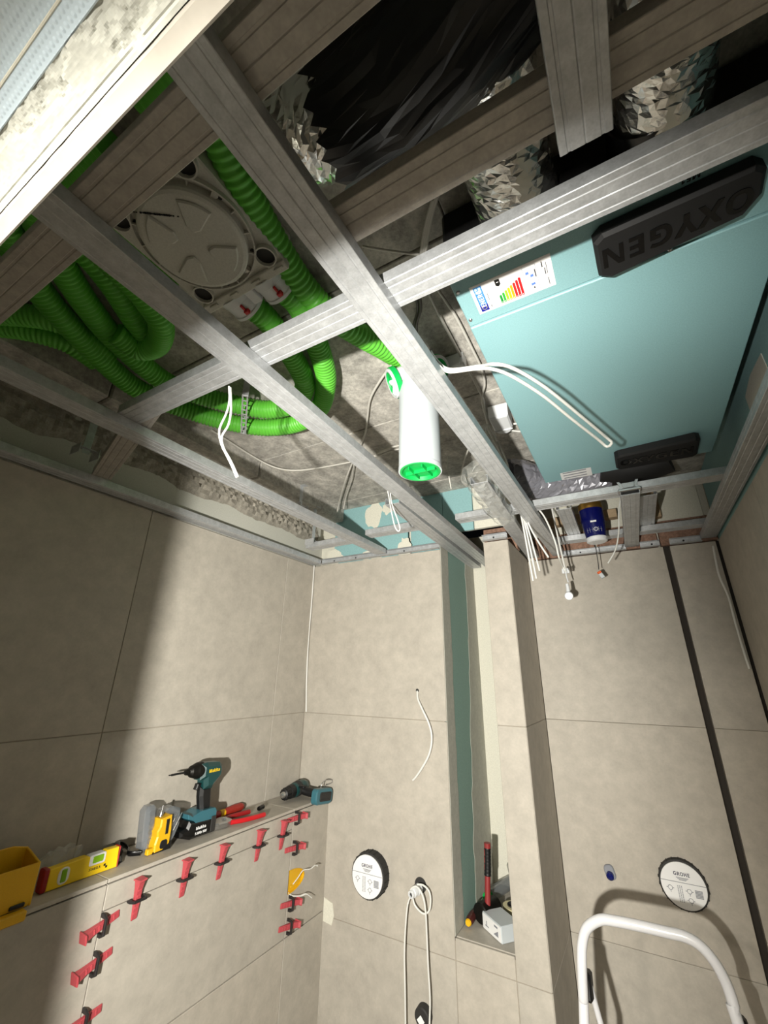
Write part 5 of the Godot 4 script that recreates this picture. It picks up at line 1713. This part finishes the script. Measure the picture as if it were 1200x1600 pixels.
	# yellow storage bin
	o = thing("storage_bin", Vector3(-1.48, 1.246, -0.6), "yellow plastic storage bin with a slanted mouth at the left end of the ledge", "bin")
	s = begin()
	prism_x(s, PackedVector2Array([Vector2(-0.44, 1.2465), Vector2(-0.43, 1.330), Vector2(-0.7195, 1.334), Vector2(-0.7175, 1.26), Vector2(-0.712, 1.2465)]), -1.418, -1.413, 0.0015)
	part("front", s, mats.yellow, o)
	s = begin()
	prism_x(s, PackedVector2Array([Vector2(-0.44, 1.2465), Vector2(-0.43, 1.362), Vector2(-0.685, 1.362), Vector2(-0.7195, 1.352), Vector2(-0.7175, 1.2465)]), -1.497, -1.492, 0.0015)
	part("back", s, mats.yellow, o)
	s = begin()
	prism_z(s, PackedVector2Array([Vector2(-1.497, 1.2465), Vector2(-1.497, 1.353), Vector2(-1.48, 1.350), Vector2(-1.4135, 1.334), Vector2(-1.4135, 1.2465)]), -0.72, -0.714, 0.0015)
	part("side", s, mats.yellow, o)
	s = begin()
	prism_z(s, PackedVector2Array([Vector2(-1.497, 1.2465), Vector2(-1.497, 1.353), Vector2(-1.48, 1.350), Vector2(-1.4135, 1.334), Vector2(-1.4135, 1.2465)]), -0.436, -0.43, 0.0015)
	part("side", s, mats.yellow, o)
	s = begin()
	box(s, Vector3(-1.492, 1.2465, -0.44), Vector3(-1.418, 1.252, -0.70))
	part("bottom", s, mats.yellow, o)
	s = begin()
	box(s, Vector3(-1.4135, 1.250, -0.672), Vector3(-1.408, 1.259, -0.704), 0.002)
	part("clip", s, mats.tool_black, o)
	s = begin()
	box(s, Vector3(-1.4125, 1.226, -0.45), Vector3(-1.390, 1.247, -0.705), 0.003)
	part("skirt", s, mats.yellow, o)
	# crumpled bag and strap
	s = facets([Vector3(-1.545, 1.262, -0.735), Vector3(-1.535, 1.268, -0.765), Vector3(-1.53, 1.285, -0.80), Vector3(-1.53, 1.292, -0.835), Vector3(-1.535, 1.288, -0.865)], 0.026, 0.28, 13, 0.017, 4)
	solo("plastic_bag", s, mats.film, "crumpled clear plastic bag behind the yellow spirit level", "bag")
	o = thing("wrist_strap", Vector3(-1.54, 1.246, -1.0), "black looped strap lying beyond the yellow spirit level", "strap")
	s = begin()
	tube(s, spline([Vector3(-1.47, 1.25, -0.97), Vector3(-1.50, 1.256, -0.985), Vector3(-1.53, 1.27, -0.995), Vector3(-1.56, 1.276, -1.01), Vector3(-1.565, 1.266, -1.03), Vector3(-1.535, 1.256, -1.035), Vector3(-1.505, 1.252, -1.02), Vector3(-1.48, 1.250, -1.045)], 0.008), 0.0085, 8, 0.35)
	part("band", s, mats.black_gloss, o)
	s = begin()
	box(s, Vector3(-1.545, 1.247, -0.965), Vector3(-1.50, 1.272, -1.0), 0.006)
	part("buckle", s, mats.tool_black, o)
	# pliers
	o = thing("pliers", Vector3(-1.48, 1.246, -1.40), "steel pliers with two long red handles in front of the battery's right side", "pliers")
	s = begin()
	prism_y(s, PackedVector2Array([Vector2(-1.462, -1.30), Vector2(-1.45, -1.325), Vector2(-1.445, -1.36), Vector2(-1.455, -1.392), Vector2(-1.50, -1.398), Vector2(-1.515, -1.375), Vector2(-1.505, -1.335), Vector2(-1.485, -1.305)]), 1.2475, 1.268, 0.004)
	lathe(s, [Vector2(0.0, 0.0275), Vector2(0.008, 0.027), Vector2(0.011, 0.022), Vector2(0.011, 0.018)], Transform3D(Basis.IDENTITY, Vector3(-1.477, 1.246, -1.372)), 18)
	part("jaws", s, mats.steel, o)
	s = begin()
	tube(s, spline([Vector3(-1.456, 1.257, -1.385), Vector3(-1.435, 1.257, -1.43), Vector3(-1.423, 1.257, -1.48), Vector3(-1.418, 1.257, -1.525)], 0.01), 0.0085, 12)
	part("handle", s, mats.red_tool, o)
	s = begin()
	tube(s, spline([Vector3(-1.505, 1.257, -1.395), Vector3(-1.51, 1.257, -1.43), Vector3(-1.504, 1.257, -1.48), Vector3(-1.497, 1.257, -1.52)], 0.01), 0.0085, 12)
	part("handle", s, mats.red_dark, o)
	# screwdriver behind
	o = thing("screwdriver", Vector3(-1.57, 1.246, -1.46), "red screwdriver with a yellow band lying against the left wall", "screwdriver")
	s = begin()
	lathe(s, [Vector2(0, 0), Vector2(0.010, 0), Vector2(0.012, 0.01), Vector2(0.0125, 0.035), Vector2(0.011, 0.04)], facing(Vector3(0.0, 0.02, -1), Vector3(-1.562, 1.26, -1.385)), 18)
	part("shaft_sleeve", s, mats.red_dark, o)
	s = begin()
	lathe(s, [Vector2(0.0125, 0.036), Vector2(0.0135, 0.038), Vector2(0.0135, 0.058), Vector2(0.0125, 0.06)], facing(Vector3(0.0, 0.02, -1), Vector3(-1.562, 1.26, -1.385)), 18)
	part("band", s, mats.yellow, o)
	s = begin()
	lathe(s, [Vector2(0.012, 0.058), Vector2(0.0145, 0.075), Vector2(0.0165, 0.11), Vector2(0.0155, 0.145), Vector2(0.010, 0.158), Vector2(0, 0.16)], facing(Vector3(0.0, 0.02, -1), Vector3(-1.562, 1.26, -1.385)), 20)
	part("handle", s, mat("brick_red", Color(0.55, 0.13, 0.09), 0.4), o)
	s = begin()
	lathe(s, [Vector2(0, 0), Vector2(0.007, 0), Vector2(0.009, 0.006), Vector2(0.009, 0.034), Vector2(0.006, 0.04), Vector2(0, 0.04)], facing(Vector3(-0.2, 0.0, -1), Vector3(-1.497, 1.256, -1.57)), 16)
	solo("rubber_bung", s, mats.black_gloss, "small black plastic cap lying alone on the ledge before the drill", "cap")


func niche_things() -> void:
	# mallet standing on its head
	var o := thing("mallet", Vector3(-0.70, 0.868, -2.11), "mallet with a red and black handle standing on its dark head in the niche", "hammer")
	var s := begin()
	lathe(s, [Vector2(0, -0.055), Vector2(0.030, -0.055), Vector2(0.034, -0.05), Vector2(0.034, 0.05), Vector2(0.030, 0.055), Vector2(0, 0.055)], facing(Vector3(0.35, 0, -1), Vector3(-0.70, 0.903, -2.11)), 28)
	part("head", s, mats.iron, o)
	s = begin()
	tube(s, spline([Vector3(-0.693, 0.925, -2.09), Vector3(-0.690, 0.99, -2.095), Vector3(-0.687, 1.04, -2.10)], 0.01), 0.0115, 16)
	part("shaft", s, mats.hammer_red, o)
	s = begin()
	tube(s, spline([Vector3(-0.688, 1.02, -2.098), Vector3(-0.685, 1.07, -2.10), Vector3(-0.682, 1.12, -2.10)], 0.005), func(u: float, _a: float) -> float: return 0.0135 + 0.0008 * sin(u * 500.0), 16)
	part("grip", s, mats.tool_black, o)
	s = begin()
	tube(s, PackedVector3Array([Vector3(-0.682, 1.115, -2.10), Vector3(-0.6815, 1.132, -2.10)]), 0.0138, 16)
	part("grip_end", s, mats.hammer_red, o)
	for k in 3:
		s = begin()
		box(s, Vector3(-0.003, -0.012, 0.0118), Vector3(0.003, 0.012, 0.0142), 0.001, Transform3D(Basis(Vector3.UP, -0.9), Vector3(-0.6865 + 0.0016 * k, 1.045 + k * 0.027, -2.10)))
		part("grip_stripe", s, mats.hammer_red, o)
	# screwdriver
	o = thing("screwdriver", Vector3(-0.755, 0.868, -2.09), "dark red screwdriver with a yellow butt end lying in the niche", "screwdriver")
	s = begin()
	var d := Vector3(-0.02, 0.03, -1)
	lathe(s, [Vector2(0, -0.004), Vector2(0.010, -0.004), Vector2(0.0125, 0.002)], facing(d, Vector3(-0.752, 0.884, -2.015)), 18)
	part("butt", s, mats.yellow, o)
	s = begin()
	lathe(s, [Vector2(0.0125, 0.002), Vector2(0.0155, 0.02), Vector2(0.0155, 0.06), Vector2(0.0105, 0.085), Vector2(0.012, 0.1), Vector2(0.007, 0.108), Vector2(0, 0.108)], facing(d, Vector3(-0.752, 0.884, -2.015)), 20)
	part("handle", s, mat("maroon", Color(0.30, 0.13, 0.12), 0.35), o)
	s = begin()
	lathe(s, [Vector2(0.0035, 0.106), Vector2(0.0035, 0.20), Vector2(0, 0.205)], facing(d, Vector3(-0.752, 0.884, -2.015)), 12)
	part("blade", s, mats.steel, o)
	# small white carton
	o = thing("carton", Vector3(-0.625, 0.868, -2.04), "small white printed carton at the front of the niche floor", "box")
	s = begin()
	var t := Transform3D(Basis(Vector3.UP, -0.68), Vector3(-0.628, 0.868, -2.045))
	box(s, Vector3(-0.062, 0.0, -0.045), Vector3(0.062, 0.052, 0.045), 0.003, t)
	var bx := part("carton_body", s, mats.drain_grey, o)
	s = begin()
	prism(s, rounded(0.118, 0.047, 0.006), 0.0006, t * Transform3D(Basis.IDENTITY, Vector3(0, 0.026, 0.045)))
	var lab := part("label", s, mats.print_white, bx)
	s = begin()
	box(s, Vector3(0.018, 0.036, 0.0454), Vector3(0.04, 0.042, 0.0460), 0.0, t)
	box(s, Vector3(-0.035, 0.018, 0.0454), Vector3(-0.03, 0.032, 0.0460), 0.0, t)
	box(s, Vector3(-0.042, 0.015, 0.0454), Vector3(-0.018, 0.018, 0.0460), 0.0, t)
	part("print", s, mats.pale_ink, bx)
	s = begin()
	prism(s, PackedVector2Array([Vector2(0.012, 0.012), Vector2(0.042, 0.012), Vector2(0.042, 0.030)]), 0.0008, t * Transform3D(Basis.IDENTITY, Vector3(0, 0, 0.0453)))
	part("print", s, mats.pale_ink, bx)
	# tape roll
	o = thing("tape_roll", Vector3(-0.62, 0.868, -2.2), "roll of cream tape lying behind the white carton, half hidden by the pillar", "tape")
	s = begin()
	lathe(s, [Vector2(0.027, 0), Vector2(0.045, 0), Vector2(0.045, 0.036), Vector2(0.027, 0.036)], Transform3D(Basis.IDENTITY, Vector3(-0.615, 0.868, -2.195)), 32)
	part("tape", s, mats.tape, o)
	s = begin()
	lathe(s, [Vector2(0.0245, 0.04), Vector2(0.0245, 0), Vector2(0.027, 0), Vector2(0.027, 0.04), Vector2(0.0245, 0.04)], Transform3D(Basis.IDENTITY, Vector3(-0.615, 0.868, -2.195)), 32)
	part("core", s, mats.grey_dark, o)
	# sealant cartridge with a green nozzle nut, and a loose cap
	o = thing("sealant_cartridge", Vector3(-0.71, 0.868, -2.32), "translucent grey sealant cartridge with a green collar at the back of the niche", "cartridge")
	s = begin()
	var cd := Vector3(0.42, 0.1, -1)
	lathe(s, [Vector2(0, 0.03), Vector2(0.025, 0.03), Vector2(0.025, 0.20), Vector2(0.022, 0.203), Vector2(0, 0.203)], facing(cd, Vector3(-0.745, 0.893, -2.225)), 28)
	part("barrel", s, mats.clear_grey, o)
	s = begin()
	lathe(s, [Vector2(0, 0), Vector2(0.016, 0), Vector2(0.018, 0.004), Vector2(0.018, 0.03)], facing(cd, Vector3(-0.745, 0.893, -2.225)), 24)
	part("green_collar", s, mats.cap_green, o)
	s = begin()
	lathe(s, [Vector2(0, 0.0), Vector2(0.034, 0.0), Vector2(0.034, 0.05), Vector2(0.030, 0.055), Vector2(0, 0.05)], facing(Vector3(-0.1, 1, 0.3), Vector3(-0.645, 0.935, -2.39)), 28)
	solo("round_tin", s, mats.filler, "small round tin in the far corner of the niche behind the cartridge", "tin")


func ladder() -> void:
	var o := thing("step_ladder", Vector3(-0.09, 0, -1.65), "white tubular step ladder with a rounded top hoop in front of the shower wall", "ladder")
	var hoop: Array = [Vector3(-0.372, 0.015, -1.50), Vector3(-0.335, 0.45, -1.59)]
	hoop.append_array([Vector3(-0.301, 0.878, -1.685), Vector3(-0.295, 0.944, -1.69), Vector3(-0.288, 1.015, -1.69), Vector3(-0.282, 1.055, -1.7), Vector3(-0.263, 1.096, -1.7), Vector3(-0.223, 1.124, -1.7), Vector3(-0.182, 1.13, -1.7), Vector3(-0.12, 1.133, -1.7), Vector3(-0.058, 1.134, -1.7), Vector3(-0.011, 1.134, -1.7), Vector3(0.022, 1.121, -1.7), Vector3(0.047, 1.091, -1.7), Vector3(0.062, 1.049, -1.7), Vector3(0.066, 1.006, -1.69), Vector3(0.068, 0.978, -1.685)])
	hoop.append_array([Vector3(0.155, 0.45, -1.59), Vector3(0.215, 0.015, -1.50)])
	var s := begin()
	tube(s, spline(hoop, 0.015), 0.0135, 16)
	part("front_hoop", s, mats.ladder_white, o)
	for k in 3:
		var y := 0.70 - 0.23 * k
		var f := 1.0 - y / 0.94
		s = begin()
		box(s, Vector3(-0.318 - 0.045 * f, y - 0.015, -1.56 + 0.1 * f), Vector3(0.105 + 0.10 * f, y + 0.012, -1.68 + 0.09 * f), 0.006)
		part("step", s, mats.tool_black, o)
	var a := Vector3(-0.281, 0.946, -1.74)
	var b := Vector3(-0.268, 0.858, -1.76)
	s = begin()
	tube(s, PackedVector3Array([a, b, b + (b - a) * 0.5, Vector3(-0.35, 0.015, -2.12)]), 0.0085, 12)
	part("rear_leg", s, mats.ladder_white, o)
	s = begin()
	tube(s, PackedVector3Array([Vector3(0.083, 0.955, -1.74), Vector3(0.10, 0.86, -1.76), Vector3(0.19, 0.015, -2.12)]), 0.0085, 12)
	part("rear_leg", s, mats.ladder_white, o)
	s = begin()
	box(s, Vector3(-0.0095, -0.035, -0.02), Vector3(0.0095, 0.028, 0.03), 0.006, Transform3D(Basis(Vector3(1, 0, 0), -0.2), a + Vector3(-0.002, 0.005, 0.0)))
	part("hinge", s, mats.tool_black, o)
	s = begin()
	box(s, Vector3(-0.0095, -0.035, -0.02), Vector3(0.0095, 0.028, 0.03), 0.006, Transform3D(Basis(Vector3(1, 0, 0), -0.2), Vector3(0.08, 0.955, -1.735)))
	part("hinge", s, mats.tool_black, o)
	for x in [[-0.372, -1.50], [0.215, -1.50], [-0.35, -2.12], [0.19, -2.12]]:
		s = begin()
		lathe(s, [Vector2(0, 0), Vector2(0.017, 0), Vector2(0.018, 0.03), Vector2(0.014, 0.036), Vector2(0, 0.036)], Transform3D(Basis.IDENTITY, Vector3(x[0], 0.0005, x[1])), 18)
		part("rubber_foot", s, mats.tool_black, o)
